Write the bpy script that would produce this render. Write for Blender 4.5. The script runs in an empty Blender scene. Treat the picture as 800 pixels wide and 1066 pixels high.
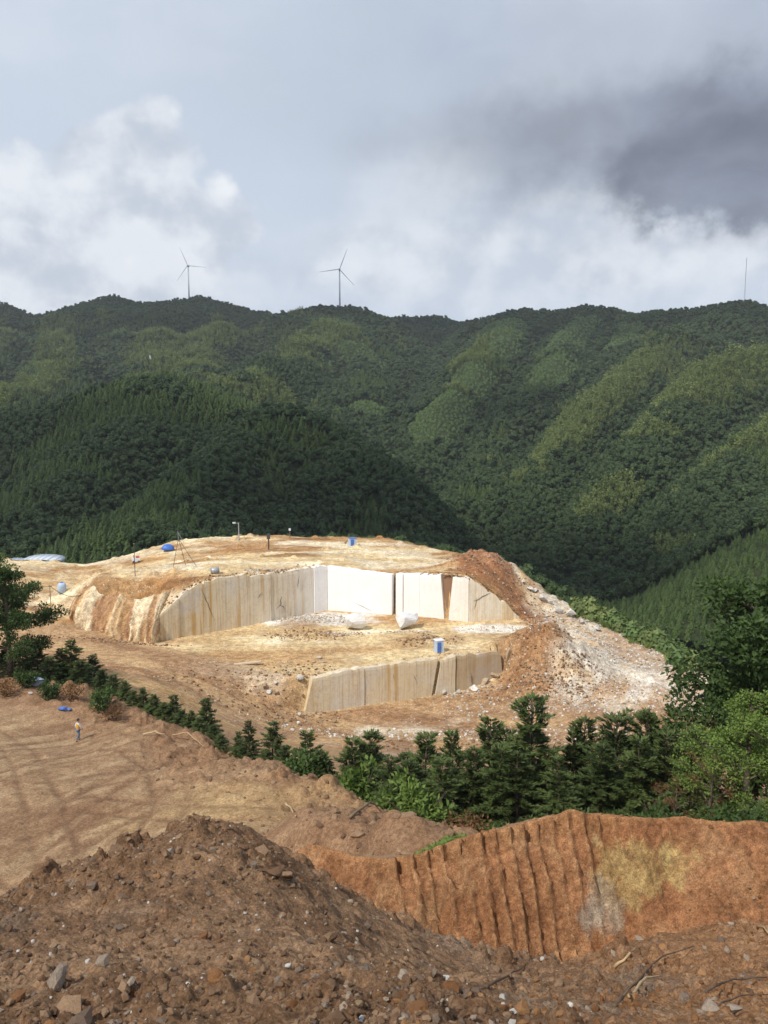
import bpy, bmesh, math, random
import numpy as np
from mathutils import Vector, Matrix, Euler

# ---------------------------------------------------------------- camera, sky, sun, exposure
SC = bpy.context.scene
COL = SC.collection
R = math.radians
FPX, PITCH, CZ = 821.0, R(7.15), 50.0        # focal length in photo pixels, downward tilt, eye height above datum
cam_d = bpy.data.cameras.new('camera'); cam = bpy.data.objects.new('camera', cam_d); COL.objects.link(cam)
cam.location = (0, 0, CZ); cam.rotation_euler = (R(90) - PITCH, 0, 0)
cam_d.sensor_fit = 'VERTICAL'; cam_d.sensor_height = 36.0; cam_d.lens = 36.0 * FPX / 1066.0
cam_d.clip_start = 0.1; cam_d.clip_end = 30000
SC.camera = cam
SUN_EL = R(50); SUN_DIR = Vector((-0.66 * math.cos(SUN_EL), -0.75 * math.cos(SUN_EL), math.sin(SUN_EL)))
SC.view_settings.view_transform = 'Standard'; SC.view_settings.look = 'None'
SC.view_settings.exposure = 0.42; SC.view_settings.gamma = 1.0; SC.view_settings.use_curve_mapping = False
SC.render.engine = 'CYCLES'
SC.cycles.use_denoising = True
SC.cycles.max_bounces = 5; SC.cycles.diffuse_bounces = 3; SC.cycles.glossy_bounces = 2
SC.cycles.transmission_bounces = 2; SC.cycles.volume_bounces = 0; SC.cycles.transparent_max_bounces = 4
SC.cycles.caustics_reflective = False; SC.cycles.caustics_refractive = False


class NT:
    """small helper for building node trees"""
    def __init__(s, tree):
        s.t = tree; s.n = tree.nodes; s.l = tree.links
    def node(s, typ, **kw):
        nd = s.n.new(typ)
        for k, v in kw.items():
            setattr(nd, k, v)
        return nd
    def put(s, sock, v):
        if isinstance(v, bpy.types.NodeSocket):
            s.l.new(v, sock)
        elif v is not None:
            if sock.type == 'RGBA' and len(v) == 3: v = (*v, 1)
            sock.default_value = v
    def math(s, op, a, b=None, c=None, clamp=False):
        nd = s.node('ShaderNodeMath', operation=op, use_clamp=clamp)
        s.put(nd.inputs[0], a)
        if b is not None: s.put(nd.inputs[1], b)
        if c is not None: s.put(nd.inputs[2], c)
        return nd.outputs[0]
    def vmath(s, op, a, b=None):
        nd = s.node('ShaderNodeVectorMath', operation=op)
        s.put(nd.inputs[0], a)
        if b is not None: s.put(nd.inputs[1], b)
        return nd.outputs['Value'] if op in ('LENGTH', 'DISTANCE', 'DOT_PRODUCT') else nd.outputs[0]
    def noise(s, vec, scale, detail=5, rough=0.55, dist=0.0, out='Fac'):
        nd = s.node('ShaderNodeTexNoise'); s.put(nd.inputs['Vector'], vec)
        nd.inputs['Scale'].default_value = scale; nd.inputs['Detail'].default_value = detail
        nd.inputs['Roughness'].default_value = rough; nd.inputs['Distortion'].default_value = dist
        return nd.outputs[out]
    def ss(s, v, lo, hi, a=0.0, b=1.0):
        nd = s.node('ShaderNodeMapRange', interpolation_type='SMOOTHSTEP')
        s.put(nd.inputs['Value'], v)
        for k, x in zip(('From Min', 'From Max', 'To Min', 'To Max'), (lo, hi, a, b)): s.put(nd.inputs[k], x)
        return nd.outputs[0]
    def mix(s, f, a, b, blend='MIX'):
        nd = s.node('ShaderNodeMix', data_type='RGBA', blend_type=blend)
        s.put(nd.inputs['Factor'], f); s.put(nd.inputs[6], a); s.put(nd.inputs[7], b)
        return nd.outputs[2]
    def mapping(s, vec, scale=(1, 1, 1), loc=(0, 0, 0), rot=(0, 0, 0)):
        nd = s.node('ShaderNodeMapping'); s.put(nd.inputs['Vector'], vec)
        nd.inputs['Scale'].default_value = scale; nd.inputs['Location'].default_value = loc
        nd.inputs['Rotation'].default_value = rot
        return nd.outputs[0]


def pix_dir(px, py):
    a, b = (px - 400) / FPX, (533 - py) / FPX
    c, s = math.cos(PITCH), math.sin(PITCH)
    return Vector((a, c + b * s, -s + b * c))


def make_world():
    w = bpy.data.worlds.new('World'); SC.world = w; w.use_nodes = True
    T = NT(w.node_tree); T.n.clear()
    n = T.node('ShaderNodeTexCoord').outputs['Generated']
    sky = T.node('ShaderNodeTexSky', sky_type='NISHITA', sun_disc=False, sun_elevation=SUN_EL,
                 sun_rotation=math.atan2(SUN_DIR.x, SUN_DIR.y), altitude=800)
    blue = T.mix(1.0, sky.outputs[0], (0.075, 0.075, 0.075), 'MULTIPLY')
    warp = T.vmath('SUBTRACT', T.noise(n, 2.3, 4, 0.55, out='Color'), (0.5, 0.5, 0.5))
    q = T.vmath('ADD', n, T.vmath('MULTIPLY', warp, (0.22, 0.22, 0.22)))
    qs = T.mapping(q, scale=(1, 1, 1.9))
    # high veil of cloud over the blue
    v1 = T.noise(qs, 1.7, 6, 0.5)
    v2 = T.noise(T.mapping(qs, loc=(4.1, 2.2, 7.7)), 3.6, 7, 0.55)
    veil = T.mix(T.ss(v1, 0.38, 0.60), (0.355, 0.42, 0.555), (0.475, 0.535, 0.625))
    veil = T.mix(T.ss(v2, 0.45, 0.68, 0, 0.6), veil, (0.56, 0.605, 0.67))
    colr = T.mix(T.ss(v2, 0.26, 0.38, 0.75, 0.95), blue, veil)

    def blob(px, py, rx, ry, soft, jitter, scale, seed, edge=0.5):
        c = pix_dir(px, py).normalized()
        d = T.vmath('ADD', T.vmath('SUBTRACT', n, tuple(c)), jit)
        d = T.vmath('MULTIPLY', d, (FPX / rx, FPX / rx, FPX / ry))
        return T.ss(T.vmath('LENGTH', d), 1.0 + soft, 1.0 - soft)
    jit = T.vmath('MULTIPLY', T.vmath('SUBTRACT', T.noise(n, 8.0, 8, 0.6, out='Color'), (0.5, 0.5, 0.5)), (0.15, 0.15, 0.15))
    # fair-weather cumulus banks low over the ridge: cauliflower heads lit from the upper left
    def heads(off):
        v = T.node('ShaderNodeTexVoronoi', feature='F1'); T.put(v.inputs['Vector'], T.vmath('ADD', T.mapping(n, scale=(1, 1, 1.25), loc=off), T.vmath('MULTIPLY', jit, (0.35, 0.35, 0.35))))
        v.inputs['Scale'].default_value = 13.0; v.inputs['Detail'].default_value = 2.0; v.inputs['Roughness'].default_value = 0.55
        return v.outputs['Distance']
    h0 = heads((0, 0, 0))
    b0 = T.noise(T.mapping(n, scale=(1, 1, 1.2)), 8.0, 6, 0.55); b1 = T.noise(T.mapping(n, scale=(1, 1, 1.2), loc=(0.012, 0.0, -0.045)), 8.0, 6, 0.55)
    lit = T.ss(T.math('SUBTRACT', b0, b1), -0.13, 0.12)
    lit = T.math('ADD', T.math('MULTIPLY', lit, 0.75), T.math('MULTIPLY', T.ss(h0, 0.65, 0.2), 0.25))
    cum = T.mix(lit, (0.44, 0.485, 0.56), (0.70, 0.725, 0.755))
    bulge = T.math('MULTIPLY', T.math('SUBTRACT', h0, 0.42), 0.30)

    def billow(px, py, rx, ry, soft):
        c = pix_dir(px, py).normalized()
        d = T.vmath('MULTIPLY', T.vmath('ADD', T.vmath('SUBTRACT', n, tuple(c)), T.vmath('MULTIPLY', jit, (0.7, 0.7, 0.7))), (FPX / rx, FPX / rx, FPX / ry))
        return T.ss(T.math('ADD', T.vmath('LENGTH', d), bulge), 1.0 + soft, 1.0 - soft)
    for (px, py, rx, ry, soft, k) in ((80, 245, 180, 95, 0.09, 0.92), (135, 172, 78, 58, 0.10, 0.92), (15, 215, 90, 75, 0.10, 0.9), (215, 245, 55, 50, 0.12, 0.85), (60, 305, 230, 30, 0.5, 0.6),
                                      (560, 290, 330, 48, 0.45, 0.55), (720, 262, 170, 36, 0.25, 0.65), (590, 225, 120, 30, 0.30, 0.55), (450, 195, 75, 55, 0.7, 0.5), (420, 265, 110, 40, 0.35, 0.5)):
        colr = T.mix(T.math('MULTIPLY', billow(px, py, rx, ry, soft), k), colr, cum)
    # rain cloud, upper right, and its ragged lower fringe
    dk = T.mix(T.ss(T.noise(T.mapping(qs, loc=(1.0, 5.0, 2.0)), 3.6, 6, 0.5), 0.36, 0.64), (0.105, 0.12, 0.165), (0.22, 0.25, 0.315))
    for (px, py, rx, ry, soft, k, sd) in ((830, 55, 360, 95, 0.95, 0.38, 21.0), (690, 138, 190, 38, 0.75, 0.62, 23.0), (752, 185, 95, 40, 0.22, 0.78, 25.0), (850, 150, 130, 66, 0.45, 0.70, 27.0)):
        colr = T.mix(T.math('MULTIPLY', blob(px, py, rx, ry, soft, 0.13, 5.0, sd), k), colr, dk)
    bg = T.node('ShaderNodeBackground'); T.put(bg.inputs[0], colr); bg.inputs[1].default_value = 1.0
    out = T.node('ShaderNodeOutputWorld'); T.l.new(bg.outputs[0], out.inputs[0])
make_world()
SC.world.cycles.sampling_method = 'MANUAL'; SC.world.cycles.sample_map_resolution = 256
sun_d = bpy.data.lights.new('sun', 'SUN'); sun = bpy.data.objects.new('sun', sun_d); COL.objects.link(sun)
sun_d.energy = 3.0; sun_d.angle = R(3.0); sun_d.color = (1.0, 0.95, 0.87)
sun.location = (-300, -400, 600); sun.rotation_euler = SUN_DIR.to_track_quat('Z', 'Y').to_euler()

# ---------------------------------------------------------------- numeric helpers
rng = np.random.default_rng(7); random.seed(7)


def P(px, py, Y):
    """world point that the photograph shows at pixel (px,py), standing Y metres ahead"""
    d = pix_dir(px, py); k = Y / d.y
    return np.array((d.x * k, Y, CZ + d.z * k))


def _hash(ix, iy, seed):
    h = (ix.astype(np.int64) * 374761393 + iy.astype(np.int64) * 668265263 + seed * 1442695041) & 0x7fffffff
    h = ((h ^ (h >> 13)) * 1274126177) & 0x7fffffff
    return ((h ^ (h >> 16)) & 0xffff) / 65535.0


def vn(x, y, seed=0):
    x = np.asarray(x, float); y = np.asarray(y, float)
    ix, iy = np.floor(x), np.floor(y); fx, fy = x - ix, y - iy
    u, v = fx * fx * fx * (fx * (fx * 6 - 15) + 10), fy * fy * fy * (fy * (fy * 6 - 15) + 10)
    a, b, c, d = _hash(ix, iy, seed), _hash(ix + 1, iy, seed), _hash(ix, iy + 1, seed), _hash(ix + 1, iy + 1, seed)
    return (a * (1 - u) + b * u) * (1 - v) + (c * (1 - u) + d * u) * v


def fbm(x, y, scale, octv=4, seed=0, gain=0.5):
    """-1..1"""
    x = np.asarray(x, float) * scale; y = np.asarray(y, float) * scale
    s, a, n = 0.0, 1.0, 0.0
    for i in range(octv):
        s = s + a * (vn(x, y, seed + i * 17) * 2 - 1); n += a; a *= gain
        x, y = (0.8 * x - 0.6 * y) * 2.03 + 3.1, (0.6 * x + 0.8 * y) * 2.03 + 1.7
    return s / n


def ridged(x, y, scale, octv=3, seed=0):
    x = np.asarray(x, float) * scale; y = np.asarray(y, float) * scale
    s, a, n = 0.0, 1.0, 0.0
    for i in range(octv):
        s = s + a * (1 - np.abs(vn(x, y, seed + i * 13) * 2 - 1)); n += a; a *= 0.5
        x, y = (0.8 * x - 0.6 * y) * 2.1 + 5.1, (0.6 * x + 0.8 * y) * 2.1 + 2.7
    return s / n


def lumps(x, y, cell, seed, dens=0.7):
    """half-buried clods: the tallest dome over each point"""
    gx, gy = np.floor(x / cell), np.floor(y / cell); out = np.zeros(np.shape(x))
    for i in (-1, 0, 1):
        for j in (-1, 0, 1):
            a, b = gx + i, gy + j
            r = cell * (0.18 + 0.42 * _hash(a, b, seed + 2) ** 2); on = _hash(a, b, seed + 3) < dens
            dx, dy = x - (a + _hash(a, b, seed)) * cell, y - (b + _hash(a, b, seed + 1)) * cell
            th = 6.28 * _hash(a, b, seed + 4); c, s_ = np.cos(th), np.sin(th); u, v = dx * c + dy * s_, (dy * c - dx * s_) * 1.35
            d = 0.35 * (np.abs(u) + np.abs(v)) + 0.65 * np.hypot(u, v)
            out = np.maximum(out, on * np.sqrt(np.maximum(0, r * r - d * d)))
    return out


def sstep(v, lo, hi):
    t = np.clip((v - lo) / (hi - lo), 0, 1); return t * t * (3 - 2 * t)


class TPS:
    """smooth surface through control points, in coordinates where near and far detail weigh alike"""
    def __init__(s, pts, off=6.0, polar=True):
        s.off, s.polar = off, polar
        p = np.array(pts, float)
        a = s.co(p[:, 0], p[:, 1]); n = len(p)
        v = (p[:, 2] - CZ) / (p[:, 1] + off) if polar else p[:, 2]
        K = s.phi(np.hypot(a[:, None, 0] - a[None, :, 0], a[:, None, 1] - a[None, :, 1])) + np.eye(n) * 1e-4
        Pm = np.c_[np.ones(n), a]
        A = np.block([[K, Pm], [Pm.T, np.zeros((3, 3))]])
        s.w = np.linalg.solve(A, np.r_[v, np.zeros(3)]); s.a = a
    @staticmethod
    def phi(r):
        return r * r * np.log(r + 1e-9)
    def co(s, x, y):
        return np.stack((x / (y + s.off), np.log(y + s.off)), -1) if s.polar else np.stack((x / 30, y / 30), -1)
    def __call__(s, x, y):
        x = np.asarray(x, float); y = np.asarray(y, float); sh = np.broadcast(x, y).shape
        x, y = np.broadcast_to(x, sh).ravel(), np.broadcast_to(y, sh).ravel()
        y = np.maximum(y, -s.off + 1.5)
        c = s.co(x, y); r = s.w[-3] + c @ s.w[-2:]
        for i in range(len(s.a)):
            r = r + s.w[i] * s.phi(np.hypot(c[:, 0] - s.a[i, 0], c[:, 1] - s.a[i, 1]))
        if s.polar: r = r * (y + s.off) + CZ
        return r.reshape(sh)


def seg_dist(x, y, pl):
    """distance to polyline and interpolated extra columns of the nearest point"""
    pl = np.asarray(pl, float)
    best = np.full(np.shape(x), 1e9); val = np.zeros(np.shape(x))
    for a, b in zip(pl[:-1], pl[1:]):
        d = b[:2] - a[:2]; L = d @ d + 1e-9
        t = np.clip(((x - a[0]) * d[0] + (y - a[1]) * d[1]) / L, 0, 1)
        r = np.hypot(x - a[0] - t * d[0], y - a[1] - t * d[1])
        m = r < best
        best = np.where(m, r, best)
        if pl.shape[1] > 2: val = np.where(m, a[2] + t * (b[2] - a[2]), val)
    return best, val


def in_poly(x, y, pl):
    ins = np.zeros(np.shape(x), bool)
    for (x0, y0), (x1, y1) in zip(pl, np.roll(pl, -1, axis=0)):
        c = ((y0 > y) != (y1 > y)) & (x < (x1 - x0) * (y - y0) / (y1 - y0 + 1e-12) + x0)
        ins ^= c
    return ins
# ---------------------------------------------------------------- the lie of the land
def Q(px, py, Y): return tuple(P(px, py, Y))

# spoil mound the photographer stands on; behind its crest it falls away at the angle of repose
MOUND = TPS([(-4, -5, 48.6), (4, -5, 48.6), (0, 0, 48.3), (-3.5, 0, 48.2), (3.5, 0, 48.2), (-9, 1, 46.4), (9, 1, 46.6),
    Q(0, 1066, 5), Q(150, 1066, 5), Q(300, 1066, 5), Q(450, 1066, 5), Q(620, 1066, 5.6), Q(800, 1066, 6), Q(950, 1066, 6), Q(-200, 1066, 5),
    Q(-150, 965, 8.6), Q(0, 947, 9), Q(60, 917, 9.5), Q(130, 888, 10), Q(200, 862, 10.2), Q(245, 866, 10.2), Q(285, 886, 10.2), Q(330, 908, 10.6),
    Q(380, 934, 11.2), Q(430, 960, 12), Q(480, 980, 13), Q(530, 996, 14.2), Q(590, 1008, 14.5),
    Q(100, 960, 7.5), Q(250, 950, 7.8), Q(400, 1000, 9), Q(500, 1020, 10.5), Q(600, 1030, 10), Q(700, 1010, 11), Q(800, 1000, 11.5),
    Q(650, 985, 14), Q(720, 975, 14), Q(800, 965, 14), Q(950, 960, 14),
    (-7, 14.5, 38.2), (-3.5, 14.5, 40.2), (0, 15.5, 39.0), (-12, 14, 37.5), (-5.2, 12.5, 41.4), (3, 17, 37), (8, 18, 37), (14, 18, 37),
    (-7, 24, 31), (0, 24, 31), (10, 26, 28), (-20, 22, 31), (-25, 40, 14), (0, 40, 14), (25, 40, 14), (-45, 70, -10), (0, 70, -10), (45, 70, -10)])
# hillside: strip above the cut bank, berm, clearing, slope, quarry road
HILL = TPS([Q(300, 886, 17.5), Q(350, 888, 16), Q(430, 893, 16.3), Q(480, 872, 16.3), Q(540, 858, 16.4), Q(600, 846, 16.5), Q(640, 850, 16.6),
    Q(700, 855, 16.6), Q(800, 858, 16.6), Q(950, 862, 16.6),
    Q(600, 874, 21), Q(750, 880, 21), Q(600, 880, 30), Q(800, 885, 30), Q(950, 885, 30), Q(480, 884, 30), Q(430, 884, 26), Q(470, 885, 22), Q(380, 874, 24), Q(400, 858, 30), Q(350, 850, 33), Q(320, 870, 27), Q(300, 832, 43),
    Q(290, 800, 50), Q(245, 802, 51), Q(350, 818, 45), Q(420, 862, 35),
    Q(250, 838, 42), Q(200, 800, 51), Q(150, 770, 58), Q(82, 772, 60), Q(0, 742, 65), Q(-150, 742, 65), Q(60, 732, 68), Q(0, 800, 51), Q(0, 900, 37), Q(120, 900, 36), Q(200, 880, 36), Q(280, 870, 35),
    Q(-200, 900, 37), (-8, 24, 29.5), (-20, 24, 30), (-2, 24, 31),
    Q(600, 875, 42), Q(460, 872, 42), Q(750, 875, 42), Q(380, 850, 46), Q(320, 836, 52), Q(950, 875, 42),
    Q(0, 716, 74), Q(-150, 710, 76), Q(100, 728, 74), Q(160, 752, 68), Q(240, 792, 58),
    Q(600, 808, 72), Q(400, 800, 72), Q(300, 790, 72), Q(750, 808, 72), Q(200, 745, 80),
    Q(0, 668, 112), Q(-150, 660, 118), Q(60, 672, 108), Q(120, 690, 100), Q(180, 718, 93), Q(250, 752, 92), Q(320, 762, 97), Q(420, 764, 98), Q(560, 758, 99), Q(680, 768, 94), Q(780, 780, 90), Q(950, 790, 86),
    Q(320, 740, 108), Q(400, 732, 112), Q(475, 720, 116), Q(560, 712, 118), Q(640, 700, 122), Q(700, 700, 120), Q(725, 712, 118), Q(230, 712, 108), Q(160, 692, 110), Q(100, 676, 113),
    Q(600, 652, 138), Q(640, 668, 134), Q(560, 630, 146), Q(700, 684, 131), (-80, 135, 16), (-80, 190, 14), (-30, 180, 12), (20, 170, 11), (70, 150, 5), (80, 115, 6)])

FLOOR = TPS([Q(165, 666, 126.3), Q(250, 651, 136), Q(340, 636, 145.5), Q(408, 641, 141.6), Q(488, 649, 136.8), Q(540, 646, 138.5), Q(400, 665, 127), Q(300, 675, 122), Q(230, 686, 116),
    Q(325, 712, 106), Q(380, 702, 109), Q(470, 685, 116), Q(520, 678, 119.8), Q(600, 664, 132), Q(640, 676, 128), Q(560, 668, 128), (-60, 120, 15.5), (-36, 112, 14.5), (-60, 140, 16), (50, 110, 9), (0, 165, 13), (-40, 160, 13)], polar=False)
TOP = TPS([Q(172, 634, 127.3), Q(200, 615, 129), Q(283, 600, 138), Q(341, 590, 146.2), Q(408, 599, 142.2), Q(450, 600, 139.5), Q(488, 604, 137.2), Q(515, 622, 138),
    Q(540, 640, 139.5), Q(100, 608, 150), Q(40, 618, 150), Q(60, 600, 165), Q(30, 598, 172), Q(130, 580, 178), Q(190, 564, 185), Q(300, 559, 186), Q(400, 562, 183), Q(455, 573, 172),
    Q(250, 580, 160), Q(350, 575, 165), Q(430, 582, 160), Q(80, 640, 133), Q(92, 615, 136), Q(108, 598, 140), Q(140, 602, 138), Q(156, 612, 134), (-80, 150, 16), (-80, 180, 15), (-75, 128, 15.5), (40, 150, 12), Q(560, 622, 149), Q(520, 592, 158)], polar=False)

U_LINE = np.array([P(165, 665, 126)[:2], P(341, 636, 146)[:2], P(408, 641, 142)[:2], P(412, 640, 143.2)[:2], P(488, 649, 137)[:2], P(542, 646, 138.8)[:2]])
L_LINE = np.array([P(318, 742, 107.6)[:2], P(380, 733, 111.5)[:2], P(475, 719, 116)[:2], P(524, 708, 119.6)[:2]])
BANK = np.array([(-40, 34), (-12, 30), (-4.5, 21), (-1.6, 17.0), (-0.4, 16.3), (0.8, 15.6), (2, 15.75), (4, 15.9), (6, 16.0), (9, 16.2), (14, 16.2), (40, 17)])
EDGE = np.array([(-170, -40), (-170, 172), P(-60, 606, 172)[:2], P(30, 597, 173)[:2], P(80, 587, 176)[:2], P(130, 578, 179)[:2], P(190, 563, 186)[:2], P(300, 558, 187)[:2], P(400, 560, 184)[:2], P(455, 571, 173)[:2],
    P(500, 574, 164)[:2], P(528, 590, 158)[:2], P(545, 610, 152)[:2], P(600, 637, 146)[:2], P(660, 659, 138)[:2], P(700, 679, 132)[:2], P(727, 706, 122)[:2], P(765, 760, 100)[:2], (72, 60), (95, 20), (95, -40)])


def TK(*p): return np.array([hitless(*q) for q in p])
def hitless(px, py, Y): return P(px, py, Y)[:2]
TRACKS = [TK((-60, 900, 37), (60, 850, 42), (160, 800, 51), (250, 790, 53)), TK((-80, 840, 45), (30, 800, 51), (110, 775, 58), (170, 768, 60)), TK((20, 910, 36), (110, 860, 41), (230, 825, 46), (330, 818, 46)),
          TK((-60, 780, 55), (40, 765, 60), (100, 755, 63)), TK((60, 900, 36.5), (50, 840, 44), (20, 780, 56), (-30, 750, 63)), TK((150, 880, 38), (180, 840, 43), (170, 800, 51), (110, 765, 60)), TK((-20, 870, 40), (90, 840, 44), (200, 850, 41), (300, 850, 40))]


def smax(a, b, k):
    m = np.maximum(a, b); return m + k * np.log(np.exp((a - m) / k) + np.exp((b - m) / k))


def groove(x, y):
    """tooth marks: rounded troughs between sharp little ridges"""
    ph = (x + 0.35 * (y - 15.5)) / 0.34 + 0.3 * fbm(x, y, 0.6, 3, 5)
    g = np.abs(np.sin(ph * math.pi)) ** .75
    return g * (0.75 + 0.4 * vn(np.floor(ph) * 3.7, y * 1.6, 6)) + 0.18 * np.abs(np.sin(ph * 3 * math.pi + 1)) * vn(x * 3, y * 2, 7)


def H_near(x, y, parts=False):
    x = np.asarray(x, float); y = np.asarray(y, float)
    m = MOUND(x, y)
    m = m + 0.22 * fbm(x, y, 0.33, 4, 11) + 0.16 * (ridged(x, y, 1.2, 3, 4) - 0.55) * (1 + 0.8 * fbm(x, y, .5, 2, 8)) + 0.09 * fbm(x, y, 3.1, 4, 21, .6) + 0.05 * np.maximum(0, fbm(x, y, 7.0, 2, 23)) * sstep(fbm(x, y, .6, 2, 24), -.3, .4)
    nr = y < 19
    if nr.any():
        xn, yn = x[nr], y[nr]; cl = sstep(fbm(xn, yn, .55, 3, 777), -.35, .4); up = sstep(yn, 8.5, 10.5)
        m[nr] = m[nr] + (0.8 * lumps(xn, yn, .60, 891, .14) * cl + 0.9 * lumps(xn, yn, .42, 901, .32) * (cl + .3 * up) + .85 * lumps(xn + .1, yn, .22, 911, .55) * (.25 + .9 * cl) + .8 * lumps(xn, yn + .05, .11, 921, .7) * (.55 + .5 * cl))
    h = HILL(x, y)
    bk = np.interp(x, BANK[:, 0], BANK[:, 1]) + 0.22 * fbm(x, x * 0, 0.8, 3, 61)
    teeth = sstep(x, -0.6, 0.4) * (1 - sstep(x, 4.6, 5.6))
    bk = bk + 0.17 * teeth * groove(x, y) * (0.5 + 0.7 * vn(x * 0.7, y * .8, 66)) + 0.10 * fbm(x, y * 2, 2.6, 3, 67) + 0.16 * fbm(x, y, 0.9, 3, 68) - 0.06 * fbm(x, y * 2.5, 8.0, 4, 69, .7)
    nb = (y > 13) & (y < 19)
    if nb.any(): bk[nb] -= .5 * lumps(x[nb], y[nb] * 2.4, .34, 931, .35) * (.1 + .9 * sstep(x[nb], 4.5, 6.5)) + .4 * lumps(x[nb], y[nb] * 2.4, .12, 941, .4) * (.4 + .6 * sstep(x[nb], 4.5, 6.5))
    steep = np.interp(x, [-5, 0, 4.2, 6.2, 9, 16], [1.0, 2.9, 3.0, 1.55, 1.15, 1.1])
    d = np.maximum(0, bk - y)
    rough = 0.35 * fbm(x, y, 0.7, 4, 71) * sstep(d, 0.0, 0.5) * sstep(x, 4.6, 6.0)
    berm = np.exp(-(seg_dist(x, y, [P(235, 806, 51)[:2], P(290, 800, 49.5)[:2], P(350, 818, 45)[:2], P(420, 862, 35)[:2], P(455, 884, 26)[:2]])[0] / 5.5) ** 2)
    edge2 = np.exp(-(seg_dist(x, y, [P(-80, 712, 75)[:2], P(30, 716, 74)[:2], P(100, 735, 70)[:2], P(160, 762, 64)[:2], P(240, 795, 55)[:2]])[0] / 4.2) ** 2)
    rub = np.clip(berm + 0.9 * edge2, 0, 1) * sstep(y, 17, 22)
    mr = (rub > .03) & (y < 80)
    if mr.any(): h[mr] += rub[mr] * np.clip(y[mr] / 45, .25, 1) * (.8 * lumps(x[mr], y[mr], 1.5, 951, .5) + .8 * lumps(x[mr], y[mr], .7, 961, .6) + .7 * lumps(x[mr], y[mr], .38, 971, .5))
    h = h + rub * np.clip(y / 50, 0, 1) ** 1.5 * (0.9 * fbm(x, y, 0.25, 4, 31) + 0.5 * (ridged(x, y, 0.55, 3, 41) - 0.5)) + 0.8 * edge2
    h = h + 0.13 * fbm(x, y, 0.16, 4, 51) * sstep(y, 18, 30) + 0.10 * fbm(x, y, 2.0, 3, 52) * (1 - sstep(y, 24, 34))
    clr = (1 - sstep(x, -7, 0)) * sstep(y, 30, 36) * (1 - sstep(y, 62, 68))
    rut = np.zeros(x.shape); mc = clr > .05
    if mc.any():
        for pl in TRACKS:
            dd, _ = seg_dist(x[mc] + .5 * fbm(x[mc], y[mc], .1, 2, 85), y[mc], pl)
            rut[mc] = np.maximum(rut[mc], np.exp(-((dd - .95) / .26) ** 2) * (.55 + .45 * fbm(x[mc], y[mc], .2, 2, 86)))
        h[mc] += .35 * lumps(x[mc], y[mc], .6, 981, .12)
    h = h - clr * rut * .12
    h = h - steep * d + rough - 0.25 * (1 - sstep(d, 0, 0.35)) * sstep(d, 0, 0.05) * teeth
    if parts: return m, h, d, berm, edge2, clr, teeth, rut
    return smax(m, h, 0.09)


def wall_y(line, x): return np.interp(x, line[:, 0], line[:, 1])


def flank(x, y):
    far_ = sstep(y, 100, 125); x, y = x + far_ * 1.6 * fbm(x, y, .16, 3, 171), y + far_ * 1.6 * fbm(x, y, .16, 3, 172)
    ins = in_poly(x, y, EDGE); d, _ = seg_dist(x, y, np.vstack((EDGE, EDGE[:1])))
    return np.where(ins, 0, d), np.where(ins, d, 0)


def G2(x, y, c, r): return np.exp(-((x - c[0]) ** 2 + (y - c[1]) ** 2) / (r * r))


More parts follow.
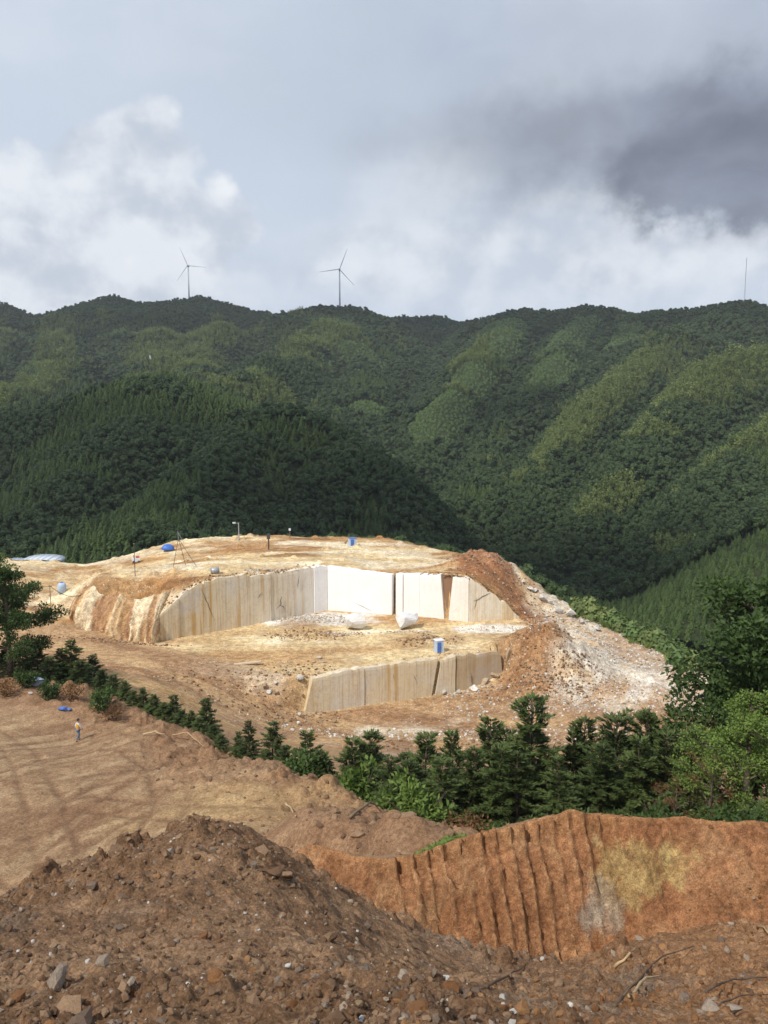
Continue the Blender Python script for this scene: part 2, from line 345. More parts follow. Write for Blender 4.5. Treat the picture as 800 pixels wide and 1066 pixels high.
def H_quarry(x, y):
    low, mid, top = H_near(x, y), FLOOR(x, y), TOP(x, y)
    rub = (fbm(x, y, 0.22, 4, 131) + 0.6 * (ridged(x, y, 0.5, 3, 141) - .5))
    # lower bench
    ul, ur = L_LINE[0, 0], L_LINE[-1, 0]
    w = 0.15 + 0.75 * np.clip(ul - x, 0, 24) * 0.9 + 0.55 * np.clip(x - ur, 0, 16)
    t = sstep(y - wall_y(L_LINE, x) - 0.75 * np.clip(1 - (w - .15) / 2, 0, 1), -w, w * 0.35 + 0.1)
    out_r = sstep(x, ur + 6, ur + 22)
    z = low + (mid - low) * t * (1 - out_r)
    slope_l = sstep(ul - x, 0, 8) * t * (1 - t) * 4
    z = z + slope_l * 0.7 * rub
    # spoil heaped at the bench's right end
    for px, py, Y, r, hgt in ((575, 690, 123, 6.5, 2.6), (548, 690, 121, 5.0, 2.0), (600, 676, 127, 5.5, 2.4), (560, 715, 115, 5.5, 1.2), (610, 712, 117, 6, 1.0), (440, 664, 127, 2.0, 0.9), (470, 668, 126, 2.4, 0.8), (312, 652, 136, 3.4, .7), (330, 660, 131, 3.0, .5), (418, 672, 124, 2.0, .6)):
        c = P(px, py, Y); g = G2(x, y, c, r)
        z = z + g * hgt * (0.75 + 0.7 * rub)
    # upper bench
    ul, ur = U_LINE[0, 0], U_LINE[-1, 0]
    w = 0.15 + 0.75 * np.clip(ul - 19 - x, 0, 20) * 0.8 + 0.5 * np.clip(x - ur, 0, 20)
    w = w + 2.2 * np.clip((ul - x) / 3, 0, 1)
    t2 = sstep(y - wall_y(U_LINE, x) - 0.85 * np.clip(1 - (w - .15) / 2, 0, 1) - np.clip(ul - x, 0, 30) * 0.12 - 7.5 * sstep(ul - x, .2, 1.5) * (1 - sstep(ul - x, 18, 24)), -0.1 - w * 0.6, w + 0.1)
    z = z + (np.maximum(top, z) - z) * t2 * (1 - sstep(x, ur + 9, ur + 22))
    c = P(503, 586, 152); g = np.exp(-((x - c[0]) ** 2 / 7.5 ** 2 + (y - c[1]) ** 2 / 9.0 ** 2))
    z = z + g * 3.6 * (0.9 + 0.45 * rub)
    pz = sstep(y, 128, 140)
    z = z + pz * t2 * (0.40 * fbm(x, y, 0.10, 4, 151) + .5 * lumps(x, y, 2.2, 181, .25) + 0.35 * np.clip(fbm(x, y, 0.055, 3, 152), 0, 1)) + 0.10 * fbm(x, y, 0.45, 3, 153)
    rgt = sstep(x, 24, 34)
    z = z + rgt * (0.35 * rub)
    o, i = flank(x, y)
    lip = np.exp(-(i / 3.0) ** 2) * sstep(x, 16, 26) * 0.6 * (0.7 + rub)
    z = z + lip - (0.62 * (np.sqrt(o * o + 4) - 2)) * (o > 0) + (o > 2) * 0.8 * fbm(x, y, 0.08, 3, 161)
    return z


YJ = 88.0
def H(x, y):
    x, y = np.broadcast_arrays(np.asarray(x, float), np.asarray(y, float)); sh = x.shape; x, y = x.ravel(), y.ravel()
    z = np.zeros(x.shape); t = sstep(y, YJ - 4, YJ + 2)
    n = t < 1
    if n.any():
        o, _ = flank(x[n], y[n]); z[n] = (1 - t[n]) * (H_near(x[n], y[n]) - (0.62 * (np.sqrt(o * o + 4) - 2)) * (o > 0))
    q = t > 0
    if q.any(): z[q] += t[q] * H_quarry(x[q], y[q])
    return z.reshape(sh)
def Hs(x, y): return float(H(np.array([x]), np.array([y]))[0])

# far hills: crest lines with their own height, sloping off to both sides
def ridge(*pts): return np.array([tuple(P(*p)) for p in pts])
RIDGES = [  # crest, side slope, rounding radius; the first three make the skyline
 (ridge((-260, 322, 1750), (-100, 319, 1750), (0, 319, 1750), (22, 327, 1700), (70, 322, 1720), (115, 311, 1700), (160, 316, 1680), (205, 311, 1700), (245, 319, 1700), (290, 329, 1650)), .55, 45),
 (ridge((290, 329, 1600), (340, 320, 1500), (380, 323, 1500), (415, 334, 1550)), .55, 45),
 (ridge((415, 334, 1750), (455, 331, 1750), (480, 335, 1700), (515, 328, 1500), (560, 324, 1400), (610, 320, 1350), (640, 323, 1350), (665, 330, 1320), (700, 323, 1220), (760, 315, 1180), (800, 315, 1180), (980, 305, 1180)), .55, 40),
 (ridge((22, 327, 1700), (10, 350, 1350), (-10, 385, 1050), (-60, 410, 850)), .6, 25),
 (ridge((70, 322, 1720), (60, 345, 1400), (50, 368, 1150), (20, 395, 930), (-30, 420, 760)), .62, 25),
 (ridge((115, 311, 1700), (112, 340, 1450), (95, 362, 1220), (75, 385, 1020)), .62, 25),
 (ridge((205, 311, 1700), (225, 345, 1400), (232, 366, 1180), (200, 384, 980), (150, 398, 820), (100, 415, 720)), .62, 25),
 (ridge((160, 316, 1680), (165, 345, 1420), (160, 370, 1150)), .62, 25),
 (ridge((340, 320, 1500), (345, 345, 1280), (310, 368, 1060), (265, 388, 900), (220, 402, 780)), .62, 28),
 (ridge((345, 345, 1280), (385, 370, 1090), (400, 398, 920), (385, 425, 790)), .62, 25),
 (ridge((310, 368, 1060), (330, 400, 880), (345, 425, 760)), .65, 20),
 (ridge((455, 331, 1750), (440, 352, 1420), (425, 378, 1180), (412, 408, 950)), .66, 22),
 (ridge((545, 324, 1420), (520, 348, 1200), (498, 374, 1010), (465, 405, 860), (430, 435, 740), (405, 462, 650)), .68, 18),
 (ridge((610, 320, 1350), (590, 350, 1150), (560, 382, 960), (530, 415, 810), (505, 448, 690), (485, 480, 590)), .66, 22),
 (ridge((665, 330, 1320), (650, 358, 1060), (625, 380, 920), (590, 405, 800)), .68, 18),
 (ridge((770, 315, 1180), (690, 348, 980), (650, 385, 830), (610, 420, 690), (565, 457, 560), (520, 507, 450), (512, 530, 410)), .68, 20),
 (ridge((980, 330, 900), (870, 352, 800), (750, 378, 690), (680, 440, 540), (630, 490, 450), (590, 545, 370)), .66, 22),
 (ridge((900, 400, 600), (800, 440, 520), (730, 490, 440), (680, 540, 370)), .66, 22),
 (ridge((1000, 440, 520), (900, 480, 430), (800, 545, 350), (740, 590, 300)), .66, 20),
 (ridge((1050, 470, 330), (900, 525, 275), (800, 582, 235), (745, 615, 215), (690, 650, 200)), .58, 15),
 (ridge((-260, 455, 560), (-100, 448, 560), (0, 441, 560), (60, 427, 570), (120, 405, 580), (170, 395, 585), (215, 413, 560), (250, 432, 520)), .55, 25),
 (ridge((250, 434, 500), (290, 434, 470), (330, 438, 450), (370, 454, 425), (420, 477, 390), (470, 514, 345), (510, 549, 305), (540, 580, 275), (570, 615, 250)), .6, 20),
 (ridge((170, 395, 585), (150, 440, 480), (110, 480, 400), (60, 520, 340)), .55, 22),
 (ridge((290, 434, 470), (230, 475, 390), (180, 515, 320), (150, 545, 280)), .55, 22),
]


RAVINES = []     # beds of the side valleys: plan line, depth, half width


def H_far(x, y):
    z = H_far0(x, y)
    for pl, dep, w in RAVINES:
        d, _ = seg_dist(x, y, pl); z = z - dep * np.exp(-(d / w) ** 1.3)
    return z


def H_far0(x, y):
    x = np.asarray(x, float); y = np.asarray(y, float)
    wx = x + 28 * fbm(x, y, 0.006, 3, 201); wy = y + 28 * fbm(x, y, 0.006, 3, 202)
    far = sstep(y, 500, 1300)
    wx = x + (wx - x) * (0.35 + .65 * far); wy = y + (wy - y) * (0.35 + .65 * far)
    acc = np.zeros(x.shape); k = 4.5
    base = -70.0
    acc = np.exp(np.full(x.shape, (base + 70.0) / k))
    main = np.full(x.shape, 1e9)
    for i, (pl, sl, rr) in enumerate(RIDGES):
        d, c = seg_dist(wx, wy, pl)
        if i < 3: main = np.minimum(main, d)
        z = c - sl * (np.sqrt(d * d + rr * rr) - rr)
        acc += np.exp(np.clip((z + 70.0) / k, -50, 80))
    z = k * np.log(acc) - 70.0
    z = z + fbm(x, y, 0.012, 4, 211) * (2.5 + 7 * far) - 5.0 * (1 - ridged(x, y, 0.011, 2, 221)) * (0.4 + far)
    z = z + (ridged(wx, wy, 0.0055, 3, 231) - .66) * (8 + 34 * sstep(y, 600, 1000)) * sstep(main, 20, 260)
    z = z - 70 * sstep(-y, -235, -190) * (1 - sstep(x, 40, 62))
    return z


def ravine(dep, w, *pix):
    pts = []
    for px, py in pix:
        d = pix_dir(px, py); Y = np.linspace(220, 2000, 1400); z = CZ + d.z / d.y * Y; xx = d.x / d.y * Y; k = np.argmax(z <= H_far0(xx, Y)); pts.append((xx[k], Y[k]))
    RAVINES.append((np.array(pts), dep, w))
ravine(26, 42, (398, 430), (412, 450), (450, 475), (500, 508), (530, 545))
ravine(26, 34, (640, 365), (610, 388), (570, 415), (552, 440), (540, 462), (508, 498))
ravine(30, 40, (455, 345), (438, 372), (420, 402), (402, 432))
ravine(32, 45, (95, 340), (103, 358), (118, 383), (85, 402))
ravine(24, 34, (365, 362), (350, 385), (318, 405), (300, 420))
ravine(24, 34, (270, 345), (262, 368), (225, 378), (180, 392))
ravine(22, 28, (720, 365), (690, 395), (650, 430), (610, 465), (575, 505), (545, 545))
ravine(20, 26, (790, 410), (730, 450), (680, 490), (630, 535))
ravine(24, 34, (560, 345), (545, 372), (520, 400), (490, 430), (470, 462))
ravine(24, 40, (25, 345), (20, 370), (-10, 400))
ravine(14, 22, (235, 430), (215, 455), (160, 490), (100, 530))
ravine(12, 18, (330, 455), (300, 490), (260, 530))


def build_grid(name, X, Y, Z, mat, colr=None):
    r, c = X.shape
    me = bpy.data.meshes.new(name)
    me.vertices.add(r * c); me.vertices.foreach_set('co', np.stack((X, Y, Z), -1).astype(np.float32).ravel())
    idx = np.arange(r * c).reshape(r, c)
    f = np.stack((idx[:-1, :-1], idx[:-1, 1:], idx[1:, 1:], idx[1:, :-1]), -1).reshape(-1, 4)
    me.loops.add(f.size); me.loops.foreach_set('vertex_index', f.ravel().astype(np.int32))
    me.polygons.add(len(f)); me.polygons.foreach_set('loop_start', np.arange(0, f.size, 4, dtype=np.int32))
    me.polygons.foreach_set('use_smooth', np.ones(len(f), bool))
    me.update(calc_edges=True)
    if colr is not None:
        a = me.color_attributes.new('Col', 'FLOAT_COLOR', 'POINT')
        a.data.foreach_set('color', np.concatenate((colr, np.ones((*colr.shape[:2], 1))), -1).astype(np.float32).ravel())
    me.materials.append(mat)
    o = bpy.data.objects.new(name, me); COL.objects.link(o)
    return o
# ---------------------------------------------------------------- materials
def new_mat(name):
    m = bpy.data.materials.new(name); m.use_nodes = True
    T = NT(m.node_tree); T.n.clear()
    b = T.node('ShaderNodeBsdfPrincipled'); o = T.node('ShaderNodeOutputMaterial'); T.l.new(b.outputs[0], o.inputs[0])
    b.inputs['Specular IOR Level'].default_value = 0.25
    return m, T, b


def bump(T, b, h, strength, dist):
    nd = T.node('ShaderNodeBump'); T.put(nd.inputs['Height'], h)
    nd.inputs['Strength'].default_value = strength; nd.inputs['Distance'].default_value = dist
    T.l.new(nd.outputs[0], b.inputs['Normal'])


def ground_mat(name, fine, peb, pebamt, light=(0.55, 0.47, 0.37), rough=0.95, bumpd=0.03):
    m, T, b = new_mat(name)
    co = T.node('ShaderNodeTexCoord').outputs['Object']
    c = T.node('ShaderNodeVertexColor', layer_name='Col').outputs[0]
    n1 = T.noise(co, fine, 9, 0.70); n2 = T.noise(co, fine * 0.17, 5, 0.55); n3 = T.noise(co, fine * 5, 6, 0.72)
    c = T.mix(T.ss(n1, 0.3, 0.7), T.mix(1, c, (0.60, 0.57, 0.54), 'MULTIPLY'), T.mix(1, c, (1.28, 1.26, 1.22), 'MULTIPLY'))
    c = T.mix(T.ss(n2, 0.35, 0.65), T.mix(1, c, (0.84, 0.80, 0.77), 'MULTIPLY'), T.mix(1, c, (1.1, 1.1, 1.08), 'MULTIPLY'))
    c = T.mix(T.ss(n3, 0.36, 0.64), T.mix(1, c, (0.74, 0.71, 0.68), 'MULTIPLY'), T.mix(1, c, (1.40, 1.40, 1.38), 'MULTIPLY'))
    v = T.node('ShaderNodeTexVoronoi'); T.put(v.inputs['Vector'], co); v.inputs['Scale'].default_value = peb
    sep = T.node('ShaderNodeSeparateColor'); T.l.new(v.outputs['Color'], sep.inputs[0])
    stone = T.math('MULTIPLY', T.ss(sep.outputs[0], 1 - pebamt, 1 - pebamt + 0.05), T.ss(v.outputs['Distance'], 0.42, 0.3))
    c = T.mix(T.math('MULTIPLY', stone, T.ss(sep.outputs[1], 0, 1, 0.25, 0.9)), c, T.mix(sep.outputs[2], light, tuple(x * 0.7 for x in light)))
    T.put(b.inputs['Base Color'], c); b.inputs['Roughness'].default_value = rough
    b.inputs['Specular IOR Level'].default_value = 0.12
    h = T.math('ADD', T.math('MULTIPLY', n1, 1.0), T.math('ADD', T.math('MULTIPLY', n3, 0.55), T.math('MULTIPLY', stone, 0.25)))
    bump(T, b, h, 0.9, bumpd)
    return m

M_earth = ground_mat('earth', 7.0, 22.0, 0.07, light=(0.44, 0.37, 0.29), bumpd=0.08)
M_quarry = ground_mat('quarry_earth', 1.1, 2.6, 0.16, light=(0.68, 0.62, 0.52), bumpd=0.14)
M_forest_floor = ground_mat('forest_floor', 0.25, 0.6, 0.0, bumpd=0.5)


def leaf_mat(name, lo, hi, var=0.35, trans=0.25, nscale=0.5):
    m = bpy.data.materials.new(name); m.use_nodes = True; T = NT(m.node_tree); T.n.clear()
    co = T.node('ShaderNodeTexCoord').outputs['Object']
    rnd = T.node('ShaderNodeObjectInfo').outputs['Random']
    gp = T.node('ShaderNodeNewGeometry').outputs['Random Per Island']
    f = T.math('ADD', T.math('MULTIPLY', rnd, var), T.math('ADD', T.math('MULTIPLY', gp, 0.45), T.math('MULTIPLY', T.noise(co, nscale, 3), 0.55)))
    c = T.mix(T.ss(f, 0.15, 1.05), lo, hi)
    d = T.node('ShaderNodeBsdfPrincipled'); T.put(d.inputs['Base Color'], c); d.inputs['Roughness'].default_value = 0.55
    d.inputs['Specular IOR Level'].default_value = 0.15
    t = T.node('ShaderNodeBsdfTranslucent'); T.put(t.inputs[0], T.mix(1, c, (1.1, 1.25, 0.6), 'MULTIPLY'))
    mx = T.node('ShaderNodeMixShader'); mx.inputs[0].default_value = trans
    T.l.new(d.outputs[0], mx.inputs[1]); T.l.new(t.outputs[0], mx.inputs[2])
    o = T.node('ShaderNodeOutputMaterial'); T.l.new(mx.outputs[0], o.inputs[0])
    return m


def plain_mat(name, colr, rough=0.6, metal=0.0, var=0.12, nscale=8.0, spec=0.3):
    m, T, b = new_mat(name)
    co = T.node('ShaderNodeTexCoord').outputs['Object']
    n = T.noise(co, nscale, 6, 0.6)
    T.put(b.inputs['Base Color'], T.mix(T.ss(n, 0.3, 0.72), tuple(x * (1 - var) for x in colr), tuple(min(1, x * (1 + var)) for x in colr)))
    b.inputs['Roughness'].default_value = rough; b.inputs['Metallic'].default_value = metal
    b.inputs['Specular IOR Level'].default_value = spec
    bump(T, b, n, 0.15, 0.02)
    return m


def rock_mat(name, lo, hi, nscale=5.0, rnd_amt=0.6, dist=0.02):
    m, T, b = new_mat(name)
    co = T.node('ShaderNodeTexCoord').outputs['Object']
    rnd = T.node('ShaderNodeObjectInfo').outputs['Random']
    n = T.noise(co, nscale, 7, 0.62); n2 = T.noise(co, nscale * 4, 5, 0.6)
    f = T.math('ADD', T.math('MULTIPLY', n, 1 - rnd_amt * 0.5), T.math('MULTIPLY', T.math('SUBTRACT', rnd, 0.5), rnd_amt))
    c = T.mix(T.ss(f, 0.15, 0.75), lo, hi)
    c = T.mix(T.ss(n2, 0.35, 0.7), T.mix(1, c, (0.72, .7, .68), 'MULTIPLY'), c)
    T.put(b.inputs['Base Color'], c); b.inputs['Roughness'].default_value = 0.9; b.inputs['Specular IOR Level'].default_value = 0.15
    bump(T, b, n2, 0.6, dist)
    return m


def marble_mat():
    """saw-cut stone: cream stained from above where 'Col' is dark, clean white where it is white"""
    m, T, b = new_mat('sawn_marble')
    co = T.node('ShaderNodeTexCoord').outputs['Object']
    c = T.node('ShaderNodeVertexColor', layer_name='Col').outputs[0]
    sep = T.node('ShaderNodeSeparateColor'); T.l.new(c, sep.inputs[0])
    dirty = T.math('SUBTRACT', 1.0, sep.outputs[0])
    streak = T.noise(T.mapping(co, scale=(1, 1, 0.04)), 1.1, 6, 0.62)
    fine = T.noise(T.mapping(co, scale=(1, 1, 0.03)), 4.0, 5, 0.6)
    blot = T.noise(co, 0.16, 5, 0.55)
    base = T.mix(dirty, (0.88, 0.875, 0.86), (0.66, 0.54, 0.34))
    base = T.mix(T.math('MULTIPLY', T.ss(streak, 0.48, 0.66), T.ss(dirty, 0.1, 0.9, 0.05, 0.9)), base, (0.52, 0.32, 0.11))
    base = T.mix(T.math('MULTIPLY', T.ss(fine, 0.48, 0.7), T.ss(dirty, 0.0, 0.9, 0.10, 0.5)), base, (0.34, 0.29, 0.22))
    base = T.mix(T.math('MULTIPLY', T.ss(blot, 0.48, 0.7), T.ss(dirty, 0.2, 1.0, 0.0, 0.6)), base, (0.62, 0.60, 0.56))
    drill = T.node('ShaderNodeTexWave', wave_type='BANDS', bands_direction='X'); T.put(drill.inputs[0], co)
    drill.inputs['Scale'].default_value = 0.9; drill.inputs['Distortion'].default_value = 1.5
    base = T.mix(T.math('MULTIPLY', T.ss(drill.outputs['Fac'], 0.04, 0.0), T.ss(dirty, 0, 1, 0.02, 0.12)), base, (0.25, 0.2, 0.15))
    vein = T.noise(T.mapping(co, rot=(0, 0.5, 0.4)), 0.35, 9, 0.7, 1.2)
    vm = T.ss(T.math('ABSOLUTE', T.math('SUBTRACT', vein, 0.5)), 0.012, 0.0)
    base = T.mix(T.math('MULTIPLY', vm, T.ss(dirty, 0, 1, 0.18, 0.55)), base, (0.30, 0.24, 0.18))
    base = T.mix(sep.outputs[2], (0.24, 0.13, 0.07), base)
    T.put(b.inputs['Base Color'], base); b.inputs['Roughness'].default_value = 0.75
    bump(T, b, T.math('ADD', fine, T.math('MULTIPLY', T.noise(co, 2.0, 6), 0.5)), 0.5, 0.08)
    return m

M_marble = marble_mat()
M_leaf_dark = leaf_mat('leaf_dark', (0.024, 0.044, 0.014), (0.085, 0.135, 0.038))
M_leaf_light = leaf_mat('leaf_light', (0.062, 0.106, 0.022), (0.188, 0.263, 0.062))
M_fir = leaf_mat('fir_needles', (0.030, 0.048, 0.015), (0.12, 0.16, 0.05), nscale=0.8, trans=.15)
M_far_dark = leaf_mat('forest_leaf_dark', (0.020, 0.038, 0.017), (0.064, 0.096, 0.036), var=0.55, trans=.1, nscale=0.3)
M_far_fir = leaf_mat('forest_fir', (0.034, 0.060, 0.020), (0.098, 0.142, 0.044), var=0.45, trans=.1, nscale=0.3)
M_far_bamboo = leaf_mat('forest_bamboo', (0.088, 0.128, 0.044), (0.21, 0.25, 0.088), var=0.5, trans=.2, nscale=0.3)
M_far_tea = leaf_mat('plantation_leaf', (0.068, 0.115, 0.040), (0.135, 0.20, 0.066), var=0.4, trans=.1, nscale=0.3)
M_grass = leaf_mat('grass_blade', (0.08, 0.12, 0.03), (0.22, 0.28, 0.09), var=0.5, trans=.3)
M_dead = leaf_mat('dead_leaf', (0.10, 0.05, 0.022), (0.24, 0.13, 0.055), trans=.2)
M_bark = plain_mat('bark', (0.11, 0.085, 0.06), 0.9, var=0.4, nscale=6)
M_wood = plain_mat('weathered_wood', (0.22, 0.16, 0.10), 0.85, var=0.35, nscale=9)
M_plank = plain_mat('sawn_plank', (0.58, 0.47, 0.33), 0.8, var=0.2)
M_clod = rock_mat('earth_clod', (0.18, 0.108, 0.064), (0.37, 0.245, 0.15))
M_clod_orange = rock_mat('orange_clod', (0.22, 0.105, 0.045), (0.42, 0.235, 0.11))
M_stone = rock_mat('grey_brown_stone', (0.18, 0.13, 0.095), (0.44, 0.36, 0.28))
M_white_rock = rock_mat('white_rock', (0.52, 0.49, 0.44), (0.84, 0.82, 0.78), rnd_amt=0.5)
M_marble_block = rock_mat('fresh_marble', (0.72, 0.71, 0.69), (0.90, 0.89, 0.87), rnd_amt=0.1)
M_tan_rock = rock_mat('tan_rock', (0.34, 0.24, 0.14), (0.62, 0.5, 0.35), rnd_amt=0.5)
M_metal_white = plain_mat('white_steel', (0.72, 0.74, 0.76), 0.45, var=0.04, nscale=1)
M_steel = plain_mat('galvanised_steel', (0.42, 0.43, 0.44), 0.5, metal=0.4, var=0.15)
M_dark = plain_mat('dark_steel', (0.07, 0.065, 0.06), 0.6, var=0.2)
M_blue = plain_mat('blue_plastic', (0.08, 0.17, 0.48), 0.55, var=0.15)
M_paleblue = plain_mat('pale_blue_panel', (0.42, 0.52, 0.66), 0.5, var=0.1, nscale=3)
M_tarp = plain_mat('blue_tarpaulin', (0.06, 0.16, 0.52), 0.5, var=0.25, nscale=3)
M_red = plain_mat('red_paint', (0.45, 0.07, 0.05), 0.5)
M_rust = plain_mat('rusty_brick', (0.24, 0.10, 0.05), 0.9, var=0.4, nscale=2)
M_roof = plain_mat('pale_sheet_roof', (0.55, 0.60, 0.66), 0.5, var=0.08, nscale=1)

# ---------------------------------------------------------------- ground meshes
def mixc(c, t, d):
    return c + (np.asarray(d, float) - c) * np.clip(t, 0, 1)[..., None]


def near_colour(X, Y, parts=None):
    m, h, d, berm, edge2, clr, teeth, rut = parts if parts is not None else H_near(X, Y, True)
    n1, n2, n3 = fbm(X, Y, 0.12, 4, 301), fbm(X, Y, 0.6, 4, 302), fbm(X, Y, 0.04, 3, 303)
    c = np.zeros((*X.shape, 3)) + (0.31, 0.20, 0.125)
    c = mixc(c, sstep(n2, -.3, .5) * .6, (0.38, 0.255, 0.16))
    c = mixc(c, sstep(Y, 68, 90) * sstep(n1, -.3, .5), (0.46, 0.31, 0.16))
    c = mixc(c, sstep(Y, 76, 92) * sstep(fbm(X, Y, .11, 4, 310), 0.05, .4) * sstep(X, -10, 5) * .85, (0.60, 0.55, 0.47))
    # clearing: worn soil in patches, scraped by tracks that cross in several directions
    k = clr
    c = mixc(c, k, (0.35, 0.24, 0.145))
    def scrape(ang, sc, seed):
        u_, v_ = X * math.cos(ang) + Y * math.sin(ang) + 2 * fbm(X, Y, .04, 2, seed), -X * math.sin(ang) + Y * math.cos(ang) + 2 * fbm(X, Y, .05, 2, seed + 1)
        return fbm(u_ * .10, v_ * sc, 1.0, 4, seed + 2)
    red = sstep(fbm(X, Y, .07, 4, 341) + .35 * np.exp(-(((X - P(70, 850, 41)[0]) / 9) ** 2 + ((Y - 42) / 7) ** 2)), .02, .34)
    c = mixc(c, k * red * .85, (0.245, 0.145, 0.088))
    c = mixc(c, k * sstep(scrape(.75, 1.1, 351), .05, .4) * .75, (0.44, 0.325, 0.205))
    c = mixc(c, k * sstep(scrape(.55, 1.6, 361), .12, .42) * .7, (0.235, 0.145, 0.09))
    c = mixc(c, k * sstep(scrape(-.25, 1.3, 371), .15, .45) * .55, (0.265, 0.165, 0.10))
    c = mixc(c, k * sstep(scrape(1.25, 1.4, 381), .16, .42) * .5, (0.43, 0.32, 0.20))
    g = np.exp(-(((X - P(285, 835, 42)[0]) / 9) ** 2 + ((Y - 42) / 6.5) ** 2))
    c = mixc(c, sstep(g + .35 * n1 + .2 * n2, .35, .9) * .85 * (Y > 25), (0.48, 0.35, 0.185))
    c = mixc(c, k * rut * .85, (0.19, 0.11, 0.068))
    c = mixc(c, np.clip(edge2 * 1.3, 0, 1) * (Y > 20) * (.65 + .5 * n2), (0.235, 0.135, 0.08))
    c = mixc(c, np.clip(berm * 1.2, 0, 1) * (Y > 20) * (.6 + .4 * n2), (0.25, 0.145, 0.085))
    # cut bank
    bz = ((d > 0.0) | (np.interp(X, BANK[:, 0], BANK[:, 1]) + 0.5 > Y)) & (X > -3.2)
    b = bz * 1.0
    c = mixc(c, b, (0.36, 0.185, 0.095)); c = mixc(c, b * sstep(fbm(X, Y * .5 + h * .8, 1.1, 5, 330, .6), .0, .5) * .7, (0.42, 0.26, 0.145))
    c = mixc(c, b * sstep(n2 + n1, -.2, .5) * .8, (0.30, 0.14, 0.068))
    c = mixc(c, b * teeth * sstep(groove(X, Y), .5, .1) * .6, (0.47, 0.30, 0.165))
    zr = np.maximum(h, m)
    for px, py, Yc, rx, rz, colr, amt in ((683, 915, 15.2, 1.0, .50, (0.46, 0.345, 0.155), .85), (655, 935, 15.0, .5, .5, (0.44, 0.32, 0.15), .8), (640, 970, 14.7, .45, .6, (0.44, 0.38, 0.30), .75), (622, 985, 14.5, .35, .4, (0.36, 0.33, 0.29), .7)):
        p = P(px, py, Yc)
        g = np.exp(-(((X - p[0]) / rx) ** 2 + ((zr - p[2]) / rz) ** 2))
        c = mixc(c, b * sstep(g + .8 * fbm(X, zr, 1.1, 6, 311, .68), .42, .66) * amt * (.8 + .5 * fbm(X, zr, 5, 3, 312)), colr)
    c = mixc(c, b * sstep(X, 6.0, 8.5) * .6, (0.345, 0.18, 0.092))
    c = mixc(c, b * sstep(d, .12, 0) * .7, (0.44, 0.24, 0.12))
    # spoil mound
    mm = sstep(m - h, -.05, .15)
    cm = np.zeros((*X.shape, 3)) + (0.235, 0.145, 0.087)
    cm = mixc(cm, sstep(n2, -.2, .5), (0.295, 0.19, 0.118))
    cm = mixc(cm, sstep(fbm(X, Y, .45, 3, 320), .15, .5) * .7, (0.30, 0.235, 0.18))
    cm = mixc(cm, sstep(fbm(X, Y, .3, 3, 321) + .05 * X, .1, .5) * .7, (0.21, 0.128, 0.08))
    cm = mixc(cm, sstep(X - 2.2 - 0.25 * (Y - 9) + 1.2 * n2, 0, 1.8) * .85, (0.35, 0.20, 0.108))
    return c + (cm - c) * mm[..., None]


